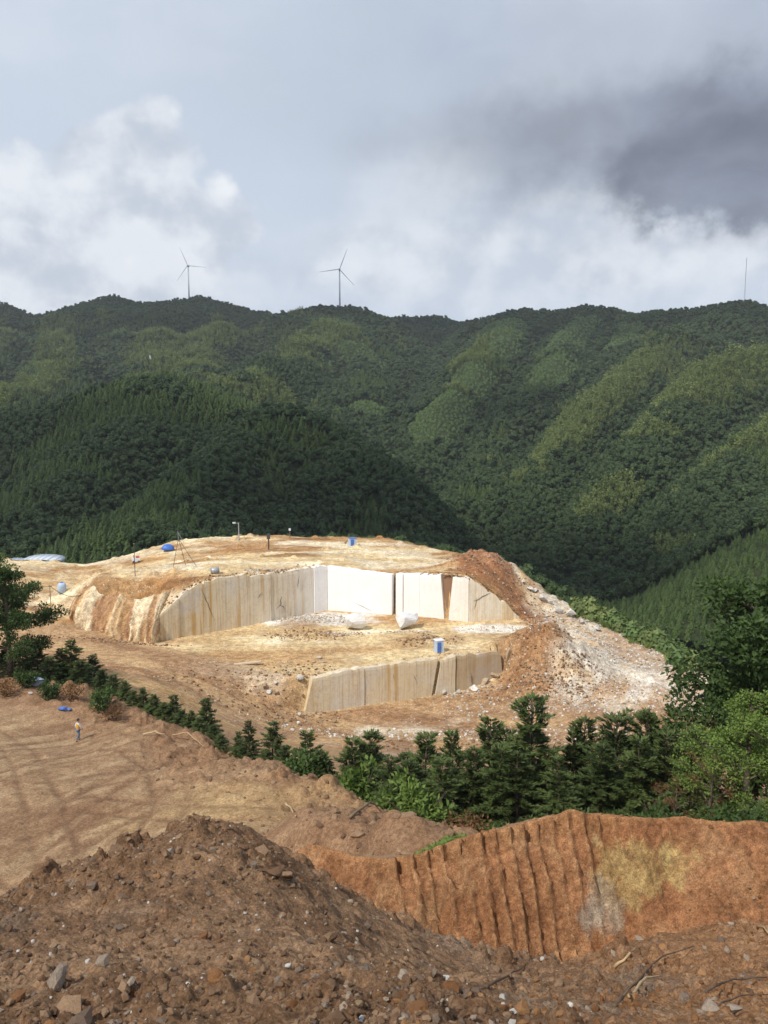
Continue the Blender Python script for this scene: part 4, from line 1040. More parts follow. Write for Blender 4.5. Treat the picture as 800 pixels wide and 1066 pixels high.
def place_fir(px, top, Y, v, label, group, wide=1.0):
    tip = P(px, top, Y); z = Hs(tip[0], Y); h = max(1.2, tip[2] - z); k = h / 8
    kx = (k ** .75) * wide
    o = thing('fir_tree', label, 'tree', (tip[0], Y, z - .05), (0, 0, random.uniform(0, 6.28)), group)
    o.rotation_euler = (random.uniform(-.05, .05), random.uniform(-.05, .05), random.uniform(0, 6.28)); o.scale = (kx, kx * random.uniform(.85, 1.15), k)
    for nm, me in zip(('trunk', 'branches', 'crown'), FIRS[v]): obj(nm, me, o)
    return o

# row on the slope behind the orange bank, left to right
ROW = [(247, 762, 57, 1), (259, 752, 56, 0), (283, 751, 55, 3), (301, 775, 53, 4), (320, 763, 52, 2), (334, 780, 50, 4), (368, 771, 50, 0), (386, 761, 51, 3), (403, 790, 46, 1), (419, 784, 46, 3), (429, 792, 43, 4), (443, 765, 45, 1), (458, 790, 42, 2),
       (475, 765, 45, 0), (490, 778, 43, 4), (507, 749, 46, 3), (519, 775, 42, 2), (531, 760, 46, 1), (543, 784, 41, 4), (556, 722, 44, 3), (570, 781, 43, 2), (584, 790, 40, 0), (597, 762, 46, 0), (613, 750, 46, 3), (628, 772, 42, 4), (646, 742, 45, 2),
       (662, 768, 42, 0), (677, 737, 46, 4), (692, 760, 42, 2), (706, 741, 45, 0), (722, 757, 40, 4)]
for i, (px, top, Y, v) in enumerate(ROW):
    place_fir(px, top, Y, v, 'young dark green fir, %s from left in the row behind the orange bank' % ORD[i], 'firs behind the orange bank', wide=random.uniform(1.0, 1.4))
STRIP = [(-16, 660, 84, 2), (6, 668, 80, 4), (22, 676, 77, 2), (38, 671, 76, 4), (52, 684, 74, 2), (60, 676, 76, 0), (73, 668, 76, 0), (84, 688, 74, 2), (97, 682, 78, 1), (106, 697, 73, 4), (119, 702, 72, 2), (130, 709, 71, 0), (139, 719, 69, 2), (149, 716, 69, 1), (160, 723, 67, 0),
         (171, 731, 66, 4), (181, 723, 66, 3), (189, 738, 64, 2), (199, 740, 63, 0), (208, 746, 61, 2), (215, 727, 64, 3), (222, 754, 60, 4), (230, 764, 58, 2)]
for i, (px, top, Y, v) in enumerate(STRIP):
    place_fir(px, top, Y, v, 'small dark fir, %s from left in strip beyond the bare clearing' % ORD[i], 'firs along the far edge of the clearing', wide=random.uniform(1.2, 1.6))


def broadleaf(seed, hgt, spread, mat, nclus=230, per=62, leaf=.25, low=.25, lobes=None, layered=0.0):
    """limbs first, then leaf clumps at the twig ends; gaps stay between the clumps"""
    r = np.random.default_rng(seed); tr, br = MB(), MB()
    th = hgt * .45; lean = r.normal(size=2) * .04 * hgt
    stem = [np.array((lean[0] * t, lean[1] * t, hgt * .9 * t - .8 * (t == 0))) for t in np.linspace(0, 1, 8)]
    tr.tube(stem, [hgt * .022 * (1 - .85 * t) + .02 for t in np.linspace(0, 1, 8)], 9)
    tips = []
    for k in range(15):
        t = low + (1 - low) * (k + r.random() * .6) / 15.5; q = t * 7; i = min(6, int(q)); p0 = stem[i] + (stem[i + 1] - stem[i]) * (q - i)
        a = k * 2.4 + r.normal() * .35; prof = math.sin(math.pi * min(1, (t - low + .22) / (1.15 - low))) ** .7
        ln = spread * prof * r.uniform(.7, 1.15) + .3
        e = np.array((math.cos(a), math.sin(a), r.uniform(.12, .6) * (1 - layered * .6)))
        mid = p0 + e * ln * .55 + (0, 0, .1); end = p0 + e * ln + np.array((0, 0, -.06 * ln))
        br.tube([p0, mid, end], [hgt * .008, hgt * .005, .015], 5, False)
        for j in range(int(6 + ln * 2.2)):
            s = r.uniform(.3, 1.0); b = p0 + (mid - p0) * (s / .55) if s < .55 else mid + (end - mid) * ((s - .55) / .45)
            dd = unit(r.normal(size=3) + e * .7) * ln * r.uniform(.15, .42) * np.array((1, 1, .7 - .4 * layered)); tip = b + dd
            br.tube([b, tip], [.022, .008], 3, False); tips.append(tip)
    tips = np.array(tips); tips = tips[r.permutation(len(tips))[:nclus]]
    cr = r.uniform(.42, .85, len(tips)) * hgt / 13
    n = per * len(tips); ci = np.repeat(np.arange(len(tips)), per)
    nn = unit(r.normal(size=(n, 3)) + (0, 0, .25)); c = tips[ci] + nn * cr[ci, None] * np.array((1.15, 1.15, .75 - .25 * layered)) * (r.random((n, 1)) ** .45)
    d = unit(nn * .8 + r.normal(size=(n, 3)) * .6); u = unit(nn * .5 + (0, 0, .8) + r.normal(size=(n, 3)) * .5)
    q = leaf_quads(c, d, u, leaf * r.uniform(.7, 1.35, n) * hgt / 13, leaf * .55 * r.uniform(.7, 1.3, n) * hgt / 13)
    return mesh_from('trunk', tr.v, tr.f, M_bark, True), mesh_from('branches', br.v, br.f, M_bark), quads_mesh('crown', q, mat)


def place_tree(meshes, px, top, Y, h0, label, wide=1.0, name='broadleaf_tree', rot=None, group=None):
    tip = P(px, top, Y); z = Hs(tip[0], Y); k = (tip[2] - z) / h0
    o = thing(name, label, 'tree', (tip[0], Y, z - .05), (0, 0, random.uniform(0, 6.28) if rot is None else rot), group); o.scale = (k * wide, k * wide, k)
    for nm, me in zip(('trunk', 'branches', 'crown'), meshes): obj(nm, me, o)
    return o
BL = [broadleaf(801, 13, 4.3, M_leaf_dark, 270, 95), broadleaf(802, 13, 3.6, M_leaf_dark, 250, 85, low=.15), broadleaf(803, 11, 3.3, M_leaf_light, 230, 80, low=.12, leaf=.22), broadleaf(804, 9, 2.6, M_dead, 70, 45, leaf=.2, low=.1),
      broadleaf(805, 13, 4.6, M_leaf_dark, 300, 100, layered=.35, low=.22)]
place_tree(BL[0], 832, 565, 46, 13, 'tall dense dark green broadleaf tree at right edge above the scree', 1.05)
place_tree(BL[1], 797, 640, 43, 13, 'dark leafy tree leaning toward the white scree, left of the tall one', .95)
place_tree(BL[2], 785, 700, 34, 11, 'yellow-green leafy tree low in front of the tall dark one', .95)
place_tree(BL[2], 838, 690, 31, 11, 'yellow-green tree cut by the right edge of view', 1.0)
place_tree(BL[0], 870, 600, 42, 13, 'dark tree behind the yellow-green one, mostly past the right edge', 1.0)
place_tree(BL[1], 764, 722, 46, 13, 'dark leafy tree between the firs and the tall broadleaf', .6)
place_tree(BL[3], 741, 772, 33, 9, 'half dead brown-leaved young tree below the dark broadleaf', .8)
place_tree(BL[3], 705, 800, 34, 9, 'scrubby brown sapling low at the right end of fir row', .9)
place_tree(BL[4], 4, 578, 76, 13, 'tall airy dark tree at left edge of the clearing', 1.0, rot=1.0)
place_tree(BL[4], -30, 552, 82, 13, 'taller layered tree just inside the left edge of view', 1.0, rot=2.6)


def shrub_mesh(seed, mat, n=900, flat=.6, leaf=.16):
    r = np.random.default_rng(seed); k = r.integers(0, 14, n)
    cc = unit(r.normal(size=(14, 3))) * np.array((.75, .75, .5)) * r.uniform(.2, 1, (14, 1)) + (0, 0, .55); nn = unit(r.normal(size=(n, 3)) + (0, 0, .3))
    c = cc[k] + nn * .33 * (r.random((n, 1)) ** .5); c[:, 2] *= flat * 1.6; c[:, 2] = np.maximum(c[:, 2], 0.02)
    return quads_mesh('leaves', leaf_quads(c, unit(nn + r.normal(size=(n, 3)) * .6), unit(nn * .4 + (0, 0, 1) + r.normal(size=(n, 3)) * .4), leaf * r.uniform(.7, 1.3, n), leaf * .5 * r.uniform(.7, 1.3, n)), mat)


def stems_mesh(seed, n=9):
    r = np.random.default_rng(seed); m = MB()
    for k in range(n):
        e = unit(np.array((r.normal(), r.normal(), 1.3))); m.tube([(0, 0, -.2), e * .45, e * r.uniform(.8, 1.1) + (0, 0, .05)], [.022, .016, .006], 4, False)
    return mesh_from('stems', m.v, m.f, M_bark)
SHRUB = [shrub_mesh(811, M_leaf_light), shrub_mesh(812, M_leaf_dark), shrub_mesh(813, M_dead, 500)]; STEMS = stems_mesh(815)
def place_shrub(px, py, Y, size, v, label, squash=1.0, group=None):
    p = P(px, py, Y); z = Hs(p[0], Y)
    o = thing('shrub', label, 'shrub', (p[0], Y, z), (0, 0, random.uniform(0, 6.28)), group); o.scale = (size, size, size * squash)
    obj('stems', STEMS, o); obj('leaves', SHRUB[v], o)
for px, py, Y, s, v, lb in ((372, 800, 47, 2.6, 0, 'bright green bushy shrub behind the berm crest'), (350, 795, 49, 1.8, 0, 'smaller bright green bush left of the large one on the berm'), (440, 828, 40, 2.2, 0, 'light green bush at the foot of the firs, beside the berm end'),
        (415, 815, 43, 1.8, 0, 'green bush behind the right end of the berm'), (318, 790, 50, 2.2, 1, 'round dark bush among the firs left of the bright one'),
        (28, 715, 71, 1.6, 1, 'dark shrub in front of the leftmost firs'), (52, 722, 68, 1.7, 1, 'low dark shrub beside the white box'), (78, 727, 68, 1.3, 2, 'brown withered bush above the blue bag'),
        (108, 742, 66, 1.9, 1, 'dusty shrub on the clearing edge beyond the person'), (118, 752, 64, 1.2, 2, 'withered brush heap just right of the dusty shrub'), (6, 722, 69, 1.5, 2, 'brown scrub at left edge of the clearing'),
        (484, 858, 31, 1.1, 2, 'dry brown brush at the foot of the firs'), (520, 862, 30, .9, 1, 'dark scrub behind the bank crest'), (600, 850, 36, 1.5, 1, 'dark undergrowth under the firs at centre right'), (690, 852, 33, 1.6, 1, 'dark undergrowth behind the right part of the bank'),
        (650, 852, 35, 1.4, 1, 'dark undergrowth below the widest fir'), (560, 855, 34, 1.2, 1, 'dark undergrowth below the tallest fir'), (760, 850, 30, 1.6, 1, 'dark undergrowth below the brown tree'), (790, 846, 28, 1.5, 1, 'dark undergrowth at the right edge behind the bank')):
    place_shrub(px, py, Y, s, v, lb)
def creeper(px, py, Y, sx, sy, label, seed):
    p = P(px, py, Y); z = Hs(p[0], Y); r = np.random.default_rng(seed); n = 1100
    a = r.uniform(0, 6.28, n); q = r.random(n) ** .5; cx, cy = np.cos(a) * q * sx, np.sin(a) * q * sy
    gz = H(p[0] + cx, Y + cy) - z; c = np.stack((cx, cy, gz + r.random(n) * .16 * (1.1 - q)), -1)
    nn = unit(np.stack((cx * .5, cy * .5, np.ones(n)), -1) + r.normal(size=(n, 3)) * .5); d = unit(np.cross(nn, r.normal(size=(n, 3))))
    o = thing('creeping_plant', label, 'plant', (p[0], Y, z)); obj('leaves', quads_mesh('leaves', leaf_quads(c, d, nn, r.uniform(.06, .14, n), r.uniform(.035, .07, n)), M_leaf_light), o)
    m = MB()
    for k in range(14):
        b = r.uniform(0, 6.28); m.tube([(0, 0, .0), (math.cos(b) * sx * .5, math.sin(b) * sy * .5, float(Hs(p[0] + math.cos(b) * sx * .5, Y + math.sin(b) * sy * .5) - z) + .05), (math.cos(b) * sx * .9, math.sin(b) * sy * .9, float(Hs(p[0] + math.cos(b) * sx * .9, Y + math.sin(b) * sy * .9) - z) + .04)], [.012, .009, .004], 4, False)
    m.build('stems', M_bark, o)
creeper(459, 880, 16.75, .62, .42, 'low green creeping plant on the lip of the cut bank', 3)
#creeper(392, 862, 24.5, 1.1, .8, 'thin patch of green weeds on the rubble slope', 4)
# ---------------------------------------------------------------- quarry faces
def on_line(A, B, px, py=640):
    d = pix_dir(px, py); k = d.x / d.y                      # x = k*y meets A + t(B-A)
    A, B = np.asarray(A), np.asarray(B); D = B - A
    t = (k * A[1] - A[0]) / (D[0] - k * D[1]); return A + D * t


def panel(parent, a, b, zb, top_fn, white, off=0.0, slant=(0, 0), earth=0.0, thick=1.35, seed=0, name='panel', ragged=.15):
    a, b = np.asarray(a), np.asarray(b); L = np.linalg.norm(b - a); t = (b - a) / L; n = np.array((t[1], -t[0]))
    if n[1] > 0: n = -n
    nu, nv = max(3, int(L / .55)), 16
    s = np.linspace(0, 1, nu + 1); w0, w1 = (white if isinstance(white, tuple) else (white, white))
    V = []; C = []
    for i, si in enumerate(s):
        bx = a + (b - a) * si; zt = float(top_fn(np.array([bx[0] - n[0] * .6]), np.array([bx[1] - n[1] * .6]))[0]) + .06 + ragged * float(fbm(np.array([si * L + seed * 9.1]), np.array([seed * 1.7]), .8, 4, 5)[0])
        for j in range(nv + 1):
            f = j / nv; z = zb + (zt - zb) * f
            sh = (slant[0] * (1 - si) + slant[1] * si) * (f - .5)
            o = off + .05 * float(fbm(np.array([si * L * .4 + seed * 5]), np.array([z * .4]), 1.0, 3, 9)[0])
            if j == nv: o -= .06
            p = bx + t * sh + n * o
            V.append((p[0], p[1], z))
            wv = w0 + (w1 - w0) * si; C.append((wv, wv, 1 - earth, 1))
    F = [(i * (nv + 1) + j, (i + 1) * (nv + 1) + j, (i + 1) * (nv + 1) + j + 1, i * (nv + 1) + j + 1) for i in range(nu) for j in range(nv)]
    rim = [i * (nv + 1) for i in range(nu + 1)] + [nu * (nv + 1) + j for j in range(1, nv + 1)] + [i * (nv + 1) + nv for i in range(nu - 1, -1, -1)] + [j for j in range(nv - 1, 0, -1)]
    k = len(V)
    for r_ in rim: V.append((V[r_][0] - n[0] * thick, V[r_][1] - n[1] * thick, V[r_][2] - .04)); C.append(C[r_])
    for q in range(len(rim)): F.append((rim[q], k + q, k + (q + 1) % len(rim), rim[(q + 1) % len(rim)]))
    F.append(tuple(k + q for q in range(len(rim)))[::-1])
    me = mesh_from(name, V, F, M_marble); at = me.color_attributes.new('Col', 'FLOAT_COLOR', 'POINT'); at.data.foreach_set('color', np.array(C, np.float32).ravel())
    return obj(name, me, parent)


def top_at(x, y): return TOP(x, y) + .12
def floor_at(x, y): return FLOOR(x, y) + .05
U = U_LINE
w1 = thing('quarry_wall', 'long cream sawn marble face running from the outcrop to the white corner', 'rock face')
for i, (p0, p1, wh, off) in enumerate(((166, 186, .15, .25), (186.2, 282.6, (.05, .3), .03), (283.1, 327.4, (.2, .6), -.12), (327.7, 341, .95, .10))):
    panel(w1, on_line(U[0], U[1], p0), on_line(U[0], U[1], p1), 11.5, top_at, wh, off, seed=i, ragged=.5 if i < 2 else .3)
w2 = thing('quarry_wall', 'brilliant white freshly sawn marble face at the back of the pit', 'rock face')
panel(w2, on_line(U[1], U[2], 341.3), on_line(U[1], U[2], 408), 11.5, top_at, (.97, 1.0), 0, seed=10, ragged=.3)
w3 = thing('quarry_wall', 'white and cream marble face with earth chute, right of the dark slot', 'rock face')
for i, (p0, p1, wh, off, e, sl) in enumerate(((413, 420, .97, .35, 0, (0, 0)), (420.3, 437, .96, .05, 0, (0, 0)), (437.1, 461, (.95, .86), .02, 0, (0, -.9)), (459, 471, .3, -.7, .95, (0, 0)), (469, 488, (.76, .6), .1, 0, (.9, 0)))):
    panel(w3, on_line(U[3], U[4], p0), on_line(U[3], U[4], p1), 11.5, top_at, wh, off, sl, e, seed=20 + i, thick=1.35 if i != 3 else .5, ragged=.4)
w4 = thing('quarry_wall', 'yellowish marble face below the red earth heap at the right', 'rock face')
panel(w4, on_line(U[4], U[5], 488.3), on_line(U[4], U[5], 541), 11.5, top_at, (.38, .22), .0, seed=30, ragged=.9)
LL = L_LINE
w5 = thing('quarry_wall', 'low stained grey-brown sawn face of the lower bench', 'rock face')
for i, (p0, p1, wh, off, sl, sg) in enumerate(((320, 379, (.05, .3), .2, (1.6, 0), 0), (379.2, 452, (.12, .05), .06, (0, 1.2), 1), (456, 474, .15, .1, (1.2, 0), 1), (475.5, 523, (.02, -.05), -.05, (0, -.8), 2))):
    A_, B_ = (LL[sg], LL[sg + 1]) if i != 1 else (LL[1], LL[2])
    panel(w5, on_line(A_, B_, p0, 712), on_line(A_, B_, p1, 712), 6.5, floor_at, wh, off, sl, (.0, .10, .14, .38)[i], seed=40 + i, ragged=.5)


# open cracks in the faces
def crack(parent, pts, A, B, rad=.05):
    m = MB(); w = []
    for px, py in pts:
        q = on_line(A, B, px, py); d = pix_dir(px, py); w.append(Vector((q[0], q[1], CZ + d.z / d.y * q[1])))
    t = Vector((B[0] - A[0], B[1] - A[1], 0)).normalized(); n = Vector((t.y, -t.x, 0)); n = n if n.y < 0 else -n
    f = []
    for a, b in zip(w[:-1], w[1:]):
        for k in range(4): f.append(a.lerp(b, k / 4) + n * .05 + (t * random.uniform(-1, 1) + Vector((0, 0, random.uniform(-1, 1)))) * .10)
    f.append(w[-1] + n * .05); k = len(f)
    m.tube(f, [rad * (1.2 - .9 * abs(2 * i / (k - 1) - 1)) * random.uniform(.6, 1.3) for i in range(k)], 4).build('crack', M_crack, parent)
M_crack = plain_mat('crack_soil', (0.11, 0.075, 0.05), .95, var=.4)
crack(w1, ((209, 612), (216, 628), (224, 645)), U[0], U[1]); crack(w1, ((293, 620), (292, 630), (288, 634)), U[0], U[1], .08); crack(w1, ((292, 629), (297, 634)), U[0], U[1], .06); crack(w1, ((268, 623), (273, 617)), U[0], U[1]); crack(w1, ((312, 598), (310, 612)), U[0], U[1], .04)
crack(w4, ((493, 626), (503, 621), (511, 617)), U[4], U[5]); crack(w4, ((497, 622), (494, 634)), U[4], U[5], .04); crack(w2, ((365, 625), (390, 637)), U[1], U[2], .025)
crack(w5, ((429, 698), (433, 707), (435, 713)), L_LINE[1], L_LINE[2], .06); crack(w5, ((432, 706), (435, 701)), L_LINE[1], L_LINE[2], .05); crack(w5, ((410, 702), (410, 709)), L_LINE[1], L_LINE[2], .05); crack(w5, ((334, 715), (340, 722), (346, 712)), L_LINE[0], L_LINE[1], .10); crack(w5, ((337, 720), (333, 735)), L_LINE[0], L_LINE[1], .08); crack(w5, ((490, 700), (492, 712)), L_LINE[2], L_LINE[3], .05); crack(w5, ((364, 708), (365, 725)), L_LINE[0], L_LINE[1], .035)


def outcrop():
    base = np.array([P(70, 645, 134.5)[:2], P(82, 655, 130.5)[:2], P(100, 661, 128)[:2], P(130, 667, 125.8)[:2], P(160, 670, 124.4)[:2], P(170, 668, 126.3)[:2]])
    seg = np.r_[0, np.cumsum(np.hypot(*np.diff(base, axis=0).T))]; nu, nv = 150, 44
    s = np.linspace(0, seg[-1], nu); bx, by = np.interp(s, seg, base[:, 0]), np.interp(s, seg, base[:, 1])
    S, F = np.meshgrid(s, np.linspace(0, 1, nv), indexing='ij'); Bx, By = bx[:, None] + 0 * F, by[:, None] + 0 * F
    zb = H(Bx, By) - .9; zt = TOP(Bx, By + 6.5) + .15 + .9 * fbm(S, S * 0, .35, 3, 902)
    fade = sstep(S, 0, 3) * (1 - .8 * sstep(S, seg[-1] - 1.5, seg[-1]))
    fl = ridged(S + 1.1 * fbm(S, F * 3, .35, 3, 911) + F * .8, F * .45, .5, 3, 914)
    fl2 = fbm(S * 1.0, F * 2.4, 1.3, 4, 915)
    out = (2.8 * (fl - .55) + .5 * fl2 + 1.3) * fade * (0.35 + .8 * np.sin(np.pi * np.clip(F * .8 + .12, 0, 1)))
    back = 5.6 * F ** 1.6 + .5 * F
    X = Bx + out * -.1 + back * .10; Y = By - out + back; Z = zb + (zt - zb) * (F ** .92) + .35 * fbm(S, F * 6, .8, 3, 921)
    c = np.zeros((nu, nv, 3)) + (0.64, 0.54, 0.38)
    c = mixc(c, sstep(fl + .12 * fl2, .66, .50) * .95, (0.33, 0.19, 0.10))
    c = mixc(c, sstep(fbm(S, F * 3, .3, 4, 931), .0, .4) * .6, (0.46, 0.30, 0.15))
    c = mixc(c, sstep(fl, .82, .92) * .6, (0.76, 0.70, 0.58))
    o = build_grid('rock_outcrop', X, Y, Z, M_quarry, c)
    tag(o, 'fluted cream and brown limestone outcrop at left end of the cut', 'rock outcrop')
outcrop()

# ---------------------------------------------------------------- things in the quarry
def boulder(px, py, size, mat, label, seed, cat='boulder', group=None, sub=2, squash=None, Y=None, sink=.25, name='boulder', y0=20, rough=.07, cut=.55):
    p = hit(px, py, y0) if Y is None else np.array((P(px, py, Y)[0], Y, Hs(P(px, py, Y)[0], Y)))
    r = size * m_per_px(p) / 2
    me = rock_mesh(name, seed, mat, sub, squash, rough, cut)
    o = obj(name, me, None, (p[0], p[1], p[2] + r * (.7 - sink)), (random.uniform(-.2, .2), random.uniform(-.2, .2), random.uniform(0, 6.28)), (r, r, r))
    return tag(o, label, cat, group)
boulder(370, 656, 27, M_marble_block, 'big white marble block left of the other on the pit floor', 51, squash=(1.1, .85, .72), rough=.04, cut=.7, sink=.1)
boulder(423, 654, 31, M_marble_block, 'big flat white marble block below the dark slot', 52, squash=(1.25, .85, .6), rough=.04, cut=.7, sink=.1)
for i, (px, py, s, lb) in enumerate(((505, 712, 13, 'largest round pale boulder at the right end of the lower face'), (494, 719, 11, 'pale boulder just left of the largest at the lower face'), (516, 706, 13, 'pale squarish boulder behind the largest at the lower face'),
        (462, 723, 9, 'small pale boulder under the slanting crack of lower face'), (478, 722, 8, 'white rock at the foot of the lower face between boulders'), (529, 690, 16, 'leaning tan slab at the end of the lower face'))):
    boulder(px, py, s, M_tan_rock if i in (0, 2, 5) else M_white_rock, lb, 60 + i, squash=(1, .8, .8) if i != 5 else (.6, .5, 1.2))
for i, (px, py, s) in enumerate(((545, 604, 6), (552, 612, 9), (558, 614, 7), (565, 623, 13), (574, 626, 8), (581, 636, 11), (594, 639, 14), (606, 646, 9), (612, 645, 6), (622, 654, 8))):
    boulder(px, py + 3, s, M_white_rock, 'white boulder on the upper rim of scree, %s from left' % ORD[i], 80 + i, group='white boulders on the upper scree rim', y0=110, sink=.05)
for i, (px, py, s) in enumerate(((683, 671, 9), (690, 672, 11), (706, 676, 9), (712, 679, 7), (718, 706, 9), (728, 708, 8), (676, 668, 6))):
    boulder(px, py + 3, s, M_white_rock, 'white boulder on the lower rim of scree near grass, %s in line' % ORD[i], 100 + i, group='white boulders on the lower scree rim', y0=90, sink=.05)
for i, (px, py, s) in enumerate(((276, 717, 9), (281, 722, 8), (313, 709, 10), (290, 734, 7), (312, 745, 6), (311, 754, 7), (349, 752, 8), (300, 701, 6), (287, 712, 6), (326, 690, 5), (333, 686, 6), (337, 690, 5))):
    boulder(px, py, s, M_white_rock if i % 3 else M_tan_rock, 'pale loose rock on the rubble slope below the pit, %s of the scatter' % ORD[i], 120 + i, group='loose rocks on the rubble slope', y0=80)


def cabinet(px, py, w, h, d, label, roof=M_metal_white):
    p = hit(px, py, 60); o = thing('site_cabin', label, 'cabin', (p[0], p[1], p[2] - .05), (0, 0, .35))
    MB().box((0, 0, h / 2), (w, d, h)).build('wall_panel', M_paleblue, o)
    MB().box((0, 0, h + .05), (w * 1.12, d * 1.12, .10)).build('roof', roof, o)
    dr = MB().box((-w * .12, -d / 2 - .02, h * .47), (w * .5, .04, h * .82)).build('door', M_blue, o); MB().box((w * .06, -d / 2 - .06, h * .48), (.05, .05, .18)).build('handle', M_dark, dr)
    MB().box((w / 2 + .012, 0, h * .62), (.02, d * .5, h * .3)).build('window', M_dark, o)
    for sx in (-1, 1):
        for sy in (-1, 1): MB().box((sx * w * .47, sy * d * .47, h / 2), (.07, .07, h + .02)).build('corner_post', M_metal_white, o)
cabinet(457, 679, 1.25, 1.95, 1.1, 'pale blue upright cabin on the bench above the lower face')
cabinet(367, 568, 1.5, 1.7, 1.3, 'small blue cabin far back on the quarry plateau', M_blue)


def pole(px, base, top, label, r0=.09, mat=None, head=None, name='lamp_post', cat='lamp post', y0=90):
    p = hit(px, base, y0); h = (base - top) * m_per_px(p)
    o = thing(name, label, cat, tuple(p))
    MB().tube([(0, 0, -.3), (0, 0, h * .5), (0, 0, h)], [r0, r0 * .9, r0 * .8], 8).build('post', mat or M_steel, o)
    if head: head(o, h)
    return o, h, p
def flood(o, h):
    MB().box((-.5, 0, h - .1), (1.2, .10, .10)).build('arm', M_steel, o); l = MB().box((-1.0, -.1, h + .02), (.8, .5, .3)).build('lamp_head', M_steel, o); MB().box((-1.0, -.37, h - .02), (.62, .04, .22)).build('lens', M_metal_white, l)
pole(249, 562, 544, 'grey floodlight post at back rim of plateau', .14, head=flood)
def jbox(o, h):
    MB().box((0, -.05, h * .86), (.7, .5, 1.1)).build('meter_box', M_dark, o); MB().box((0, 0, h * .45), (.5, .06, .06)).build('cross_bar', M_dark, o)
pole(280, 572, 556, 'dark post with a meter box on the plateau', .16, M_dark, jbox, 'meter_post', 'post')
def capst(o, h): MB().box((0, 0, h + .2), (.5, .4, .5), .3, .8).build('cap', M_metal_white, o)
pole(302, 560, 552, 'short stake with a white cap on the back rim', .10, M_wood, capst, 'marker_stake', 'stake')
boulder(360, 566, 6, M_tan_rock, 'upright tan stone block beside the far blue cabin', 140, squash=(.7, .6, 1.4))
o, h, p = pole(141, 600, 566, 'thin dark flag pole standing on top of the outcrop', .07, M_dark, None, 'flag_pole', 'pole')
MB().box((0, 0, h + .06), (.16, .16, .12)).build('finial', M_steel, o)
# drilling machine beside it
p = hit(142, 586, 90); o = thing('compressor', 'red and white compressor on wheels beside the flag pole', 'compressor', tuple(p), (0, 0, .4))
MB().box((0, 0, .75), (1.7, .95, .8), 0, .92).build('housing', M_metal_white, o); MB().box((.35, -.03, 1.28), (.8, .8, .38), 0, .8).build('engine_cover', M_red, o)
for sx in (-.55, .55):
    for sy in (-.5, .5): MB().tube([(sx, sy - .08, .28), (sx, sy + .08, .28)], .28, 12).build('wheel', M_dark, o)
MB().tube([(.85, 0, .5), (1.5, 0, .35)], .04, 6).build('tow_bar', M_dark, o); MB().tube([(-.5, 0, 1.15), (-.5, 0, 1.75)], .06, 7).build('exhaust', M_dark, o)
# tripod derrick
p = hit(187, 590, 90); mp = m_per_px(p); hh = 38 * mp; o = thing('tripod_mast', 'tall thin tripod mast with spread legs on the plateau', 'mast', tuple(p))
for dx, dy, dz in ((-6 * mp, -.5, 0), (18 * mp, 0, 0), (3 * mp, 2.5, 0)):
    gz = Hs(p[0] + dx, p[1] + dy) - p[2]; MB().tube([(dx, dy, gz - .1), (0, 0, hh * .78)], .045, 5).build('leg', M_dark, o)
MB().tube([(0, 0, hh * .7), (-.1, 0, hh)], [.06, .03], 6).build('mast_top', M_steel, o); MB().tube([(-.05, 0, hh * .95), (1.0, 0, hh * .66)], .03, 4).build('stay', M_steel, o)
# drum
p = hit(224, 597, 90); o = thing('drum', 'grey metal drum lying on the plateau above the cream face', 'drum', (p[0], p[1], p[2] + .5), (0, 0, .35))
MB().tube([(-.72, 0, 0), (.72, 0, 0)], .55, 18).build('shell', M_steel, o, True)
for x in (-.7, -.25, .25, .7): MB().tube([(x - .03, 0, 0), (x + .03, 0, 0)], .585, 18).build('rim', M_steel, o)
# tarpaulin dome
p = hit(175, 572, 90); r = 6.5 * m_per_px(p); v, f = ico(3, 5, cuts=0, rough=.05); v[:, 2] = np.maximum(v[:, 2], -.05)
o = tag(obj('tarpaulin_heap', mesh_from('tarpaulin_heap', v * (1 + .06 * np.sin(np.arctan2(v[:, 1:2], v[:, :1]) * 7)), f, M_tarp, True), None, (p[0], p[1], p[2] - .05), (0, 0, .3), (r, r * .8, r * .85)), 'blue tarpaulin draped over a heap at the plateau back rim', 'tarpaulin')
# plank
p = hit(258, 692, 60); o = thing('timber_beam', 'pale timber beam lying on the rubble above the ramp', 'beam', (p[0], p[1], p[2] + .25), (0, -.09, .10))
L_ = 28 * m_per_px(p); MB().box((0, 0, 0), (L_, .5, .22)).build('beam', M_plank, o); MB().box((-L_ * .3, 0, -.22), (.25, .8, .2)).build('bearer', M_wood, o); MB().box((L_ * .3, 0, -.22), (.25, .8, .2)).build('bearer', M_wood, o)
# cable pole and white tank at the left
o, h, p = pole(54, 646, 609, 'slender pole carrying a cable left of the outcrop', .06, M_dark, None, 'cable_pole', 'pole', 100)
MB().box((0, 0, h - .1), (.7, .07, .07)).build('cross_arm', M_dark, o)
m = MB(); a, b = Vector((-9, 3, h - .8)), Vector((0, 0, h)); pts = [a.lerp(b, t) + Vector((0, 0, -1.2 * 4 * t * (1 - t) * .4)) for t in np.linspace(0, 1, 9)]
q = hit(95, 617, 90); e = Vector(tuple(q - p)) + Vector((0, 0, .4)); pts += [b.lerp(e, t) + Vector((0, 0, -1.6 * 4 * t * (1 - t))) for t in np.linspace(.1, 1, 10)]
m.tube(pts, .045, 5).build('cable', M_dark, o)
p = hit(65, 617, 90); o = thing('water_tank', 'pale plastic water tank by the cable pole', 'tank', tuple(p), (0, 0, .2))
MB().tube([(0, 0, 0), (0, 0, 1.5), (0, 0, 1.75), (0, 0, 1.85)], [.75, .75, .55, .3], 16).build('body', M_paleblue, o, True); MB().tube([(0, 0, 1.85), (0, 0, 1.97)], .27, 14).build('lid', M_blue, o)
